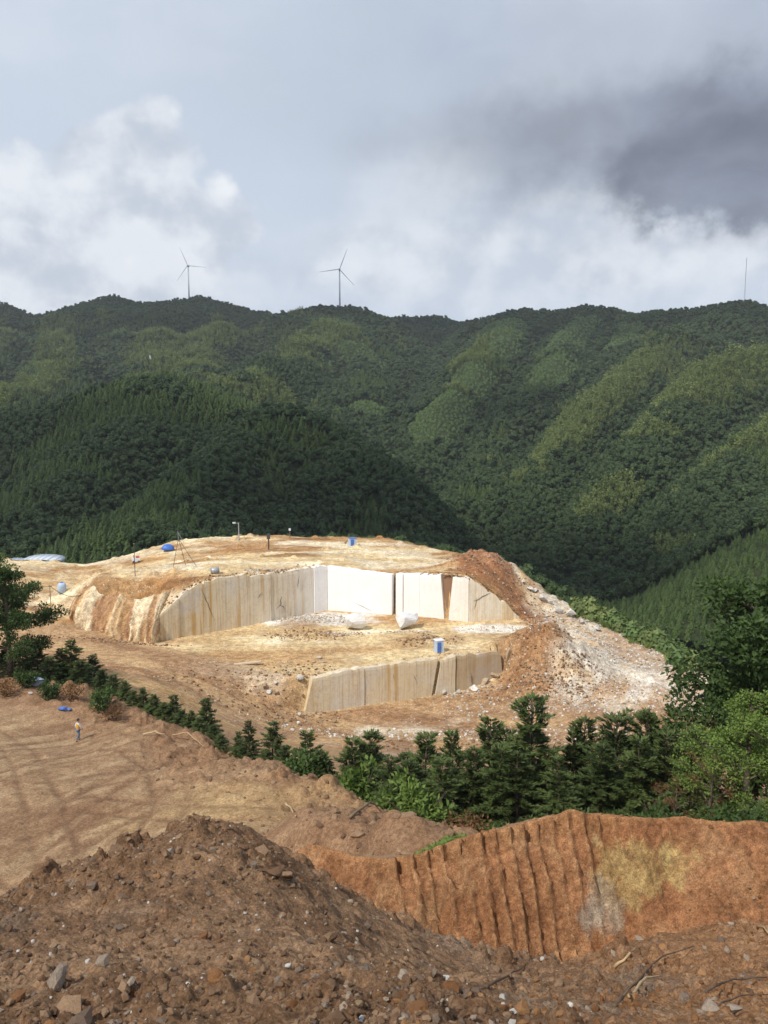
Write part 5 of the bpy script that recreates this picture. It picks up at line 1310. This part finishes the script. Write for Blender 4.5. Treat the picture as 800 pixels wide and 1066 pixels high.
for z in (.3, .75, 1.2): MB().tube([(0, 0, z - .03), (0, 0, z + .03)], .775, 16).build('band', M_paleblue, o)
# sheds behind the left rim
def shed(px0, px1, ytop, Y, label, rz=0.0):
    a, b = P(px0, ytop, Y), P(px1, ytop, Y); w = b[0] - a[0]; zt = a[2]; x = (a[0] + b[0]) / 2; zg = Hs(x, Y + 3) - .6; h = zt - zg
    o = thing('shed', label, 'shed', (x, Y + 3, zg), (0, 0, rz))
    MB().box((0, 0, (h - 1) / 2), (w * .97, 6.4, h - 1)).build('wall', M_paleblue, o)
    n = 15; v, f = [], []
    for i in range(n):
        t = math.pi * i / (n - 1); x_, z_ = -math.cos(t) * w * .52, h - 1 + math.sin(t) * 1.0
        v += [(x_, -3.6, z_), (x_, 3.6, z_), (x_ * .985, -3.6, z_ - .12), (x_ * .985, 3.6, z_ - .12)]
    for i in range(n - 1):
        k = 4 * i; f += [(k, k + 4, k + 5, k + 1), (k + 2, k + 3, k + 7, k + 6), (k, k + 2, k + 6, k + 4), (k + 1, k + 5, k + 7, k + 3)]
    rf = obj('roof', mesh_from('roof', v, f, M_roof, True), o)
    for i in range(7):
        t = -.44 + .88 * i / 6; MB().tube([(t * w, -3.62, h - .92 + math.sin(math.acos(max(-1, min(1, -t / .52)))) * 1.0), (t * w, 3.62, h - .92 + math.sin(math.acos(max(-1, min(1, -t / .52)))) * 1.0)], .05, 5).build('seam', M_roof, rf)
shed(18, 57, 582, 182, 'pale arched sheet roof shed behind the left rim', .1)
shed(-6, 20, 586, 180, 'pale shed partly behind the tree at left edge', .1)

# rubble of the quarry: loose stone in masses
def rubble(name, spots, n, s0, s1, mats, seed, fn=H):
    r = np.random.default_rng(seed); X, Y = [], []
    for px, py, rx, ry, w in spots:
        c = hit(px, py, 60); k = int(n * w); a, q = r.uniform(0, 6.28, k), np.sqrt(r.random(k)) * (1 + .2 * r.normal(size=k))
        X.append(c[0] + np.cos(a) * q * rx); Y.append(c[1] + np.sin(a) * q * ry)
    X, Y = np.concatenate(X), np.concatenate(Y); o_, _ = flank(X, Y); m = (o_ < 1.5); X, Y = X[m], Y[m]
    s = s0 + (s1 - s0) * r.random(len(X)) ** 3.5; z = H(X, Y)
    scatter(name, np.stack((X, Y, z + s * .2), -1), s, r.uniform(0, 6.28, len(X)), [rock_mesh('rubble', seed * 10 + i, mats[i % len(mats)], 1) for i in range(5)], tilt=r.uniform(-.5, .5, (len(X), 2)))
rubble('white_scree', [(640, 675, 13, 9, .3), (600, 650, 9, 6, .18), (680, 690, 10, 8, .22), (640, 715, 12, 7, .15), (660, 735, 13, 6, .15)], 5200, .05, .34, [M_white_rock, M_white_rock, M_tan_rock], 31)
rubble('marble_rubble', [(300, 642, 9, 2.4, .5), (330, 645, 6, 2.5, .4), (360, 660, 4, 1.2, .1), (425, 658, 4, 1.0, .08), (480, 720, 7, 2.0, .2), (540, 735, 14, 5, .25), (450, 765, 22, 3.0, .4), (520, 655, 8, 1.6, .1), (620, 765, 16, 5, .3)], 2400, .05, .32, [M_white_rock, M_tan_rock], 32)
rubble('earth_rubble', [(575, 690, 8, 6, .3), (600, 705, 9, 6, .2), (560, 715, 8, 4, .15), (300, 715, 8, 8, .2), (320, 660, 7, 3, .15), (445, 668, 5, 2.5, .1), (505, 585, 8, 8, .25), (560, 640, 5, 8, .15), (120, 668, 10, 1.5, .1), (250, 730, 12, 8, .12), (560, 775, 25, 5, .3)], 3200, .05, .36, [M_clod, M_clod_orange, M_tan_rock], 33)


def spill(name, A, B, px0, px1, n, mats, seed, over=.5):
    r = np.random.default_rng(seed); a, b = on_line(A, B, px0), on_line(A, B, px1); t = r.random(n); d = np.abs(r.normal(size=n)) * 1.1 + .12
    tt = (b - a) / np.linalg.norm(b - a); nn = np.array((tt[1], -tt[0])); nn = nn if nn[1] < 0 else -nn
    q = a + (b - a) * t[:, None] - nn * d[:, None]; s = .05 + .26 * r.random(n) ** 3
    z = TOP(q[:, 0], q[:, 1]) + .12 - np.maximum(0, -d) * 2.2 * over
    z = np.maximum(z, np.where(d > 1.2, H(q[:, 0], q[:, 1]), z))
    scatter(name, np.stack((q[:, 0], q[:, 1], z + s * .2), -1), s, r.uniform(0, 6.28, n), [rock_mesh('clod', seed * 7 + i, mats[i % len(mats)], 1) for i in range(4)], tilt=r.uniform(-.6, .6, (n, 2)))
spill('overburden_spill', U[3], U[4], 436, 488, 520, [M_clod, M_clod_orange, M_tan_rock], 61)
spill('overburden_fringe', U[4], U[5], 488, 540, 520, [M_clod, M_clod_orange], 62)
spill('rim_rubble', U[0], U[1], 170, 335, 420, [M_tan_rock, M_clod_orange], 63, .0)


def grass_tuft(seed):
    r = np.random.default_rng(seed); n = 60; a = r.uniform(0, 6.28, n); l = r.uniform(.5, 1.1, n)
    e = np.stack((np.cos(a) * .5, np.sin(a) * .5, np.ones(n)), -1); c = r.normal(size=(n, 3)) * (.25, .25, 0)
    return quads_mesh('tuft', leaf_quads(c, e, np.stack((-np.sin(a), np.cos(a), .2 + 0 * a), -1) + r.normal(size=(n, 3)) * .4, l, np.full(n, .11)), M_grass)
r = np.random.default_rng(44); X, Y = [], []
for (x0, y0), (x1, y1) in zip(EDGE[13:16], EDGE[14:17]):
    t = r.random(420); d = r.normal(size=420) * 1.6 + 1.5; nx, ny = (y0 - y1), (x1 - x0); L_ = math.hypot(nx, ny); X.append(x0 + (x1 - x0) * t - nx / L_ * d * np.sign(-1)); Y.append(y0 + (y1 - y0) * t - ny / L_ * d * np.sign(-1))
X, Y = np.concatenate(X), np.concatenate(Y)
scatter('rim_grass', np.stack((X, Y, H(X, Y) - .05), -1), r.uniform(.35, 1.4, len(X)), r.uniform(0, 6.28, len(X)), [grass_tuft(i) for i in range(3)] + [far_bush(695, M_far_bamboo), far_bush(696, M_far_tea)], pick=r.choice([0, 1, 2, 3, 4], len(X), p=[.3, .28, .26, .1, .06]))
# ---------------------------------------------------------------- on the far ridge
def turbine(px, hub_py, base_py, Y, angs, label):
    base = P(px, base_py, Y); hub = P(px, hub_py, Y); h = hub[2] - base[2] + 14; o = thing('wind_turbine', label, 'wind turbine', (base[0], Y, base[2] - 14))
    MB().tube([(0, 0, 0), (0, 0, h * .5), (0, 0, h)], [1.9, 1.5, 1.1], 12).build('tower', M_metal_white, o, True)
    MB().box((0, 1.5, h + .6), (3.2, 9, 3.4)).build('nacelle', M_metal_white, o)
    hb = MB().tube([(0, -3.0, h + .6), (0, -5.0, h + .6), (0, -6.2, h + .6)], [1.8, 1.6, .3], 12).build('hub', M_metal_white, o, True)
    for a in angs:
        a = R(a); e = np.array((math.cos(a), 0, math.sin(a))); s = np.array((-math.sin(a), 0, math.cos(a))); c0 = np.array((0, -4.4, h + .6)); V, F = [], []
        for i, (t, w) in enumerate(((.03, 1.0), (.12, .9), (.25, 1.0), (.6, .6), (.9, .4), (1.0, .15))):
            for u, v in ((-w, 0), (0, -.35 * (1.1 - t)), (w * .7, .0), (0, .35 * (1.1 - t))): V.append(c0 + e * t * 40 + s * u + np.array((0, v, 0)))
        for i in range(5):
            for k in range(4): F.append((i * 4 + k, i * 4 + (k + 1) % 4, i * 4 + 4 + (k + 1) % 4, i * 4 + 4 + k))
        F += [(3, 2, 1, 0), (20, 21, 22, 23)]
        obj('blade', mesh_from('blade', V, F, M_metal_white), o)
turbine(197, 277, 309, 1690, (113, 354, 234), 'white wind turbine on the left part of the far ridge')
turbine(354, 281, 318, 1500, (188, 313, 68), 'white wind turbine on the far ridge nearer the centre')
b = P(775, 316, 1180); tp = P(775, 268, 1180); hm = tp[2] - b[2] + 6; o = thing('radio_mast', 'thin lattice mast on the far ridge at right', 'mast', (b[0], b[1], b[2] - 6))
for k in range(3): a = k * 2.094; MB().tube([(math.cos(a) * .9, math.sin(a) * .9, 0), (math.cos(a) * .2, math.sin(a) * .2, hm)], .13, 4).build('leg', M_steel, o)
for k in range(9): MB().tube([(math.cos(a_) * .8 * (1 - k / 12), math.sin(a_) * .8 * (1 - k / 12), hm * (k + .5) / 10) for a_ in (0, 2.094, 4.19, 0)], .09, 3).build('brace', M_steel, o)
c = hit_far(158, 376); o = thing('hillside_house', 'tiny white house among the trees on the far left slope', 'house', (c[0], c[1], c[2] + 5)); o.scale = (.62, .62, .62)
MB().box((0, 0, 1), (7, 6, 8)).build('wall', M_metal_white, o); MB().box((0, 0, 5.6), (8, 7, 1.2), 0, .5).build('roof', M_roof, o); MB().box((0, -3.03, 2.5), (1.6, .06, 1.6)).build('window', M_dark, o)

# ---------------------------------------------------------------- person crossing the clearing
def skin_body(name, chains, mat, parent, sub=2):
    V, E, Rd, idx = [], [], [], {}
    for ch in chains:
        prev = None
        for (x, y, z, r) in ch:
            key = (round(x, 3), round(y, 3), round(z, 3))
            if key not in idx: idx[key] = len(V); V.append((x, y, z)); Rd.append(r)
            k = idx[key]
            if prev is not None and prev != k: E.append((prev, k))
            prev = k
    me = bpy.data.meshes.new(name); me.from_pydata(V, E, []); me.materials.append(mat); o = obj(name, me, parent)
    sk = o.modifiers.new('skin', 'SKIN'); sk.use_smooth_shade = True
    for i, r_ in enumerate(Rd):
        d = me.skin_vertices[0].data[i]; d.radius = (r_, r_) if not isinstance(r_, tuple) else r_; d.use_root = (i == 0)
    sb = o.modifiers.new('subsurf', 'SUBSURF'); sb.levels = sub; sb.render_levels = sub
    return o
M_skin = plain_mat('skin', (0.42, 0.25, 0.17), .6, var=.05); M_vest = plain_mat('orange_vest', (0.62, 0.34, 0.05), .8, var=.1); M_shirt = plain_mat('white_shirt', (0.62, 0.66, 0.72), .8, var=.08)
M_jeans = plain_mat('blue_jeans', (0.13, 0.17, 0.25), .85, var=.15, nscale=20); M_hair = plain_mat('dark_hair', (0.02, 0.016, 0.014), .6); M_shoe = plain_mat('dark_shoe', (0.03, 0.03, 0.035), .6)
p = hit(82, 771, 40, 80)
per = thing('person', 'person in orange vest, white sleeves and jeans walking over the clearing', 'person', tuple(p), (0, 0, R(-35)))
# walks toward local +Y... legs apart in a stride
pel, kneeL, ankL, kneeR, ankR = (0, 0, .95), (-.10, .13, .52), (-.10, .10, .09), (.10, -.02, .50), (.10, -.26, .12)
bd = skin_body('body', [[(0, 0, .95, .13), (0, .01, 1.15, .125), (0, .02, 1.36, .145), (0, .03, 1.47, .06), (0, .05, 1.54, .052), (0, .06, 1.60, .085), (0, .07, 1.67, .095), (0, .06, 1.73, .06)],
    [(0, .07, 1.67, .095), (0, .165, 1.635, .02)],
    [(0, .02, 1.36, .145), (-.19, .02, 1.40, .062), (-.24, -.05, 1.14, .046), (-.25, .06, .92, .034), (-.25, .09, .83, .032)], [(0, .02, 1.36, .145), (.19, .02, 1.40, .062), (.24, .08, 1.15, .046), (.23, .22, .97, .034), (.22, .26, .90, .032)],
    [(0, 0, .95, .13), (-.10, .0, .86, .09), (*kneeL, .06), (*ankL, .042), (-.11, .22, .045, .035)], [(0, 0, .95, .13), (.10, .0, .86, .09), (*kneeR, .06), (*ankR, .042), (.11, -.14, .045, .035)]], M_skin, per)
for sx, b0, e in ((-1, (-.25, .09, .83), (-.02, .4, -1)), (1, (.22, .26, .90), (0, .75, -.7))):
    e = Vector(e).normalized()
    for k in range(4): q = Vector(b0) + Vector((0, (k - 1.5) * .02, 0)); skin_body('finger', [[(*q, .009), (*(q + e * .045), .009), (*(q + e * .08 + Vector((-.012 * sx, 0, 0))), .007)]], M_skin, bd, 1)
    q = Vector(b0) + Vector((-.02 * sx, .03, .03)); skin_body('thumb', [[(*q, .01), (*(q + Vector((-.015 * sx, .03, -.035))), .009)]], M_skin, bd, 1)
for s in (-1, 1): MB().tube([(s * .085, .06, 1.63), (s * .105, .05, 1.67)], .022, 6).build('ear', M_skin, bd)
for s in (-1, 1): MB().tube([(s * .035, .15, 1.675), (s * .035, .163, 1.675)], .012, 6).build('eye', M_hair, bd)
MB().tube([(-.03, .155, 1.585), (.03, .155, 1.585)], .008, 5).build('mouth', M_red, bd)
v, f = ico(2, 3, cuts=0, rough=.06); obj('hair', mesh_from('hair', [(a[0] * .112, a[1] * .118 + .045, max(a[2], -.55 if a[1] < 0 else .25) * .105 + 1.705) for a in v], f, M_hair, True), per)
skin_body('shirt', [[(0, .02, 1.36, .155), (-.19, .02, 1.40, .075), (-.24, -.05, 1.14, .06), (-.25, .05, .94, .048)], [(0, .02, 1.36, .155), (.19, .02, 1.40, .075), (.24, .08, 1.15, .06), (.232, .20, .99, .048)], [(0, .02, 1.36, .155), (0, .025, 1.45, .09)]], M_shirt, per)
skin_body('vest', [[(0, 0, .90, (.19, .15)), (0, .01, 1.12, (.185, .15)), (0, .02, 1.34, (.20, .16)), (0, .02, 1.43, (.13, .11))]], M_vest, per)
skin_body('trousers', [[(0, 0, .96, .155), (-.10, .0, .86, .11), (*kneeL, .08), (-.10, .10, .12, .068)], [(0, 0, .96, .155), (.10, .0, .86, .11), (*kneeR, .08), (.10, -.25, .15, .068)]], M_jeans, per)
for a, b_ in (((-.10, .06, .05), (-.11, .26, .04)), ((.10, -.30, .06), (.11, -.10, .04))): skin_body('shoe', [[(*a, .052), (*b_, .042)]], M_shoe, per)
# odds and ends on the clearing
p = hit(66, 740, 40, 90); o = thing('plastic_bag', 'crumpled blue plastic bag on the ground beyond the person', 'bag', tuple(p)); v, f = ico(2, 9, (1, .6, .5), .35, 4); obj('bag', mesh_from('bag', v * .42 + (0, 0, .15), f, M_blue), o); v, f = ico(2, 10, (1, .6, .5), .35, 4); obj('flap', mesh_from('flap', v * .25 + (.5, 0, .1), f, M_blue), o)
p = hit(36, 713, 40, 95); o = thing('plastic_sheet', 'pale blue plastic sheet heap under the left trees', 'sheet', tuple(p)); v, f = ico(2, 12, (1.1, .7, .5), .3, 3); obj('sheet', mesh_from('sheet', v * .9 + (0, 0, .3), f, M_paleblue), o)
boulder(32, 723, 6, M_white_rock, 'white stone on the clearing edge below the plastic sheet', 150)


def stick(pts, rad, mat, label, name='fallen_branch', twigs=()):
    """pts given as (pixel x, pixel y, metres ahead, lift)"""
    w = []
    for px, py, Y, lift in pts:
        q = P(px, py, Y); w.append(Vector((q[0], q[1], Hs(q[0], q[1]) + lift)))
    o = thing(name, label, 'branch', tuple(w[0])); l = [a - w[0] for a in w]
    fine = []
    for a, b_ in zip(l[:-1], l[1:]):
        for t in (0, .34, .67): fine.append(a.lerp(b_, t) + Vector((random.uniform(-1, 1), random.uniform(-1, 1), random.uniform(-1, 1))) * rad * .7)
    fine.append(l[-1]); n = len(fine)
    MB().tube(fine, [rad * (1 - .65 * i / (n - 1)) for i in range(n)], 7).build('stem', mat, o, True)
    for i, (dx, dy, dz) in enumerate(twigs):
        s = fine[min(n - 2, 1 + 2 * i)]; MB().tube([s, s + Vector((dx, dy, dz)) * .5 + Vector((0, 0, .02)), s + Vector((dx, dy, dz))], [rad * .5, rad * .35, rad * .15], 5).build('twig', mat, o)
M_root = plain_mat('dark_root', (0.13, 0.085, 0.055), .9, var=.4, nscale=12); M_straw = plain_mat('pale_stick', (0.45, 0.33, 0.18), .85, var=.2)
def yf(px, py): return hit(px, py, 3.0, 60, None, 1400)[1]
def st(px, py, lift): return (px, py, yf(px, py), lift)
stick([st(655, 1040, .03), st(672, 1030, .12), st(690, 1020, .07)], .022, M_straw, 'pale broken stick standing out of the clods at lower right')
stick([st(640, 1050, .02), st(660, 1030, .08), st(690, 1000, .10), st(722, 990, .05)], .020, M_root, 'dark thick root among orange clods at lower right', twigs=((.2, .1, .12), (-.1, .15, .1)))
stick([st(735, 1040, .02), st(762, 1028, .10), st(798, 1022, .06)], .016, M_root, 'dark root running to the right edge above the grey rock', twigs=((.1, .1, .15),))
stick([st(742, 1052, .0), st(770, 1044, .06), st(800, 1040, .05)], .012, M_root, 'thin dark root below the other near the right edge')
stick([st(640, 1010, .03), st(655, 1000, .1), st(664, 990, .1)], .025, M_straw, 'short pale stick at the foot of the bank')
stick([st(788, 965, .0), st(796, 975, .15), st(806, 990, .05)], .02, M_straw, 'straw-coloured stick at the right edge on the bank foot')
stick([st(508, 1030, .02), st(528, 1022, .06), st(545, 1008, .03), st(552, 1000, .03)], .016, M_root, 'dark root curving over the rubble below the white stone', twigs=((.15, .1, .08),))
stick([st(425, 985, .02), st(450, 998, .04), st(478, 1012, .02)], .014, M_root, 'dark half-buried root on the grey gravel slope')
stick([st(298, 838, .1), st(303, 845, .25), st(308, 852, .1)], .07, M_straw, 'pale stub of wood on the berm slope')
stick([(515, 858, 25, .1), (535, 852, 25, .5), (552, 848, 25.5, .7)], .05, M_straw, 'pale bent branch arching at the foot of firs', twigs=((.3, .1, .5),))
stick([(180, 768, 58, .2), (196, 772, 57, .9), (212, 782, 55, .3)], .05, M_straw, 'long pale bare branch at the edge of the clearing')
stick([st(150, 766, .1), st(162, 766, .3), st(172, 767, .15)], .09, M_straw, 'short pale log on the clearing edge right of the person')
stick([st(365, 855, .1), st(385, 845, .4), st(402, 842, .2)], .06, M_wood, 'grey dead branch lying on the rubble slope')

# ---------------------------------------------------------------- stones and clods of the spoil mound
def near_surface(n, seed, ymin, ymax, power, keep=None):
    r = np.random.default_rng(seed); y = ymin + (ymax - ymin) * r.random(n) ** power; x = r.uniform(-.64, .64, n) * (y + 1.2)
    if keep is not None: m = keep(x, y, r); x, y = x[m], y[m]
    return x, y, H(x, y), r
def mound_keep(x, y, r):
    m, h, d, *_ = H_near(x, y, True); sm = fbm(x, y, .3, 3, 321) + .05 * x; return ((m > h - .06) | ((d > .9) & (x > 6))) & (r.random(len(x)) < .45 + .9 * sstep(fbm(x, y, .55, 3, 777), -.2, .35))
x, y, z, r = near_surface(46000, 71, 4.2, 15.0, 1.25, mound_keep)
s = .007 + .055 * r.random(len(x)) ** 5.5; orange = x - 2.2 - 0.25 * (y - 9) > .6 * r.normal(size=len(x))
shapes = [rock_mesh('clod', 300 + i, m_, 1) for i, m_ in enumerate((M_clod, M_clod, M_clod, M_stone, M_clod_orange, M_clod_orange, M_clod_orange, M_white_rock))]
pick = np.where(orange, r.choice([4, 5, 6, 0, 3], len(x), p=[.3, .25, .2, .15, .1]), r.choice([0, 1, 2, 3, 4, 7], len(x), p=[.27, .26, .2, .16, .07, .04]))
s = np.where(pick == 7, np.minimum(s, .03), s)
scatter('gravel', np.stack((x, y, z + s * .15), -1), s, r.uniform(0, 6.28, len(x)), shapes, tilt=r.uniform(-.6, .6, (len(x), 2)), pick=pick)
x, y, z, r = near_surface(9000, 72, 17, 54, 1.0, lambda x, y, r: (lambda q: (q[3] + .7 * q[4] > r.random(len(x)) * .9 + .15))(H_near(x, y, True)))
s = .04 + .26 * r.random(len(x)) ** 4
scatter('berm_clods', np.stack((x, y, z + s * .1), -1), s, r.uniform(0, 6.28, len(x)), [rock_mesh('clod', 320 + i, M_clod, 1) for i in range(4)], tilt=r.uniform(-.6, .6, (len(x), 2)))
x, y, z, r = near_surface(700, 73, 14.3, 17.5, 1.0, lambda x, y, r: (x > 1.0) & (H_near(x, y, True)[2] < .12))
s = .015 + .08 * r.random(len(x)) ** 3
scatter('bank_crumbs', np.stack((x, y, z + s * .1), -1), s, r.uniform(0, 6.28, len(x)), [rock_mesh('clod', 330 + i, M_clod_orange, 1) for i in range(4)], tilt=r.uniform(-.6, .6, (len(x), 2)))
# the larger stones, each a piece of the ground it lies in
x, y, z, r = near_surface(900, 74, 4.4, 14.5, 1.0, mound_keep); x, y, z = x[:285], y[:285], z[:285]
SM = [rock_mesh('stone', 340 + i, m_, 1, rough=.14) for i, m_ in enumerate((M_clod, M_clod, M_stone, M_stone, M_clod_orange, M_clod_orange, M_white_rock, M_tan_rock))]
orange = x - 2.2 - 0.25 * (y - 9) > 0
for i in range(len(x)):
    s = .04 + .085 * r.random() ** 2.6; k = int(r.choice([4, 5, 2, 3]) if orange[i] else r.choice([0, 1, 2, 3, 4, 7, 6], p=[.3, .26, .16, .12, .08, .04, .04])); s = min(s, .06) if k == 6 else s
    obj('stone', SM[k], ground, (x[i], y[i], z[i] + s * .2), tuple(r.uniform(-.5, .5, 2)) + (r.uniform(0, 6.28),), (s, s, s))
for i, (px, py, sz, mt, lb) in enumerate(((566, 1004, 16, M_white_rock, 'white rounded stone at the foot of the orange bank'), (464, 1022, 11, M_white_rock, 'white chipped stone among tan clods at lower centre'), (524, 1045, 12, M_white_rock, 'white stone near the lower edge right of centre'),
        (226, 1032, 21, M_clod_orange, 'orange-brown rock on top of the small cluster at lower left'), (221, 1042, 16, M_stone, 'grey rock in front of the orange one in the small cluster'), (208, 1040, 12, M_clod_orange, 'brown egg-shaped stone left of the small cluster'), (234, 1051, 10, M_tan_rock, 'tan pebble lowest in the small cluster'),
        (300, 1013, 9, M_white_rock, 'bright white chip alone on the brown mound slope'), (312, 1017, 11, M_stone, 'grey stone touching the bright white chip'), (350, 1023, 10, M_tan_rock, 'yellowish stone right of the white chip on mound'), (92, 1014, 8, M_white_rock, 'white sharp chip on the left part of mound'), (55, 990, 13, M_tan_rock, 'pale lumpy stone at left on the mound'), (53, 999, 7, M_white_rock, 'small pale stone just below the lumpy one at left'), (147, 1018, 6, M_white_rock, 'small white pebble near the crack in the mound'),
        (283, 918, 26, M_clod, 'large dark clod overhanging on the right of mound crest'), (300, 922, 18, M_clod, 'dark clod right beside the overhanging one'), (265, 905, 14, M_stone, 'greyish upright stone left of the overhanging clod'),
        (120, 890, 22, M_clod, 'broad brown clod on the crest of mound at left'), (95, 925, 17, M_stone, 'grey-brown lump below the broad crest clod'), (740, 1057, 30, M_stone, 'large pale grey rock at the lower right edge'), (762, 1060, 22, M_stone, 'grey rock right of the large pale one at lower right'),
        (545, 1056, 30, M_clod_orange, 'large orange clod at the lower edge right of centre'), (440, 1060, 28, M_clod_orange, 'large tan clod at the lower edge near centre'), (470, 1036, 22, M_clod_orange, 'wedge-shaped tan clod beside the white chipped stone'), (428, 1042, 11, M_tan_rock, 'pale squarish stone left of the wedge-shaped clod'), (660, 1048, 18, M_clod_orange, 'brown block under the pale broken stick'), (20, 1050, 26, M_clod_orange, 'orange clod in the lower left corner'), (60, 1030, 44, M_stone, 'broad grey-tan crusted clod at lower left'), (255, 957, 6, M_white_rock, 'small white stone high on the mound face'), (372, 976, 5, M_white_rock, 'tiny white pebble on the right slope of mound'))):
    boulder(px, py, sz, mt, lb, 400 + i, 'stone', name='loose_stone', y0=3.2, sink=.35)

# ---------------------------------------------------------------- air between here and the ridge

m = bpy.data.materials.new('haze_air'); m.use_nodes = True; T = NT(m.node_tree); T.n.clear()
vol = T.node('ShaderNodeVolumePrincipled'); vol.inputs['Color'].default_value = (0.88, 0.93, 1.0, 1); vol.inputs['Density'].default_value = 0.00008; vol.inputs['Anisotropy'].default_value = 0.0
T.l.new(vol.outputs[0], T.node('ShaderNodeOutputMaterial').inputs['Volume'])
hz = MB().box((0, 0, 170), (5960, 5960, 520)).build('haze', m); hz['kind'] = 'stuff'
SC.cycles.volume_step_rate = 10; SC.cycles.volume_max_steps = 32
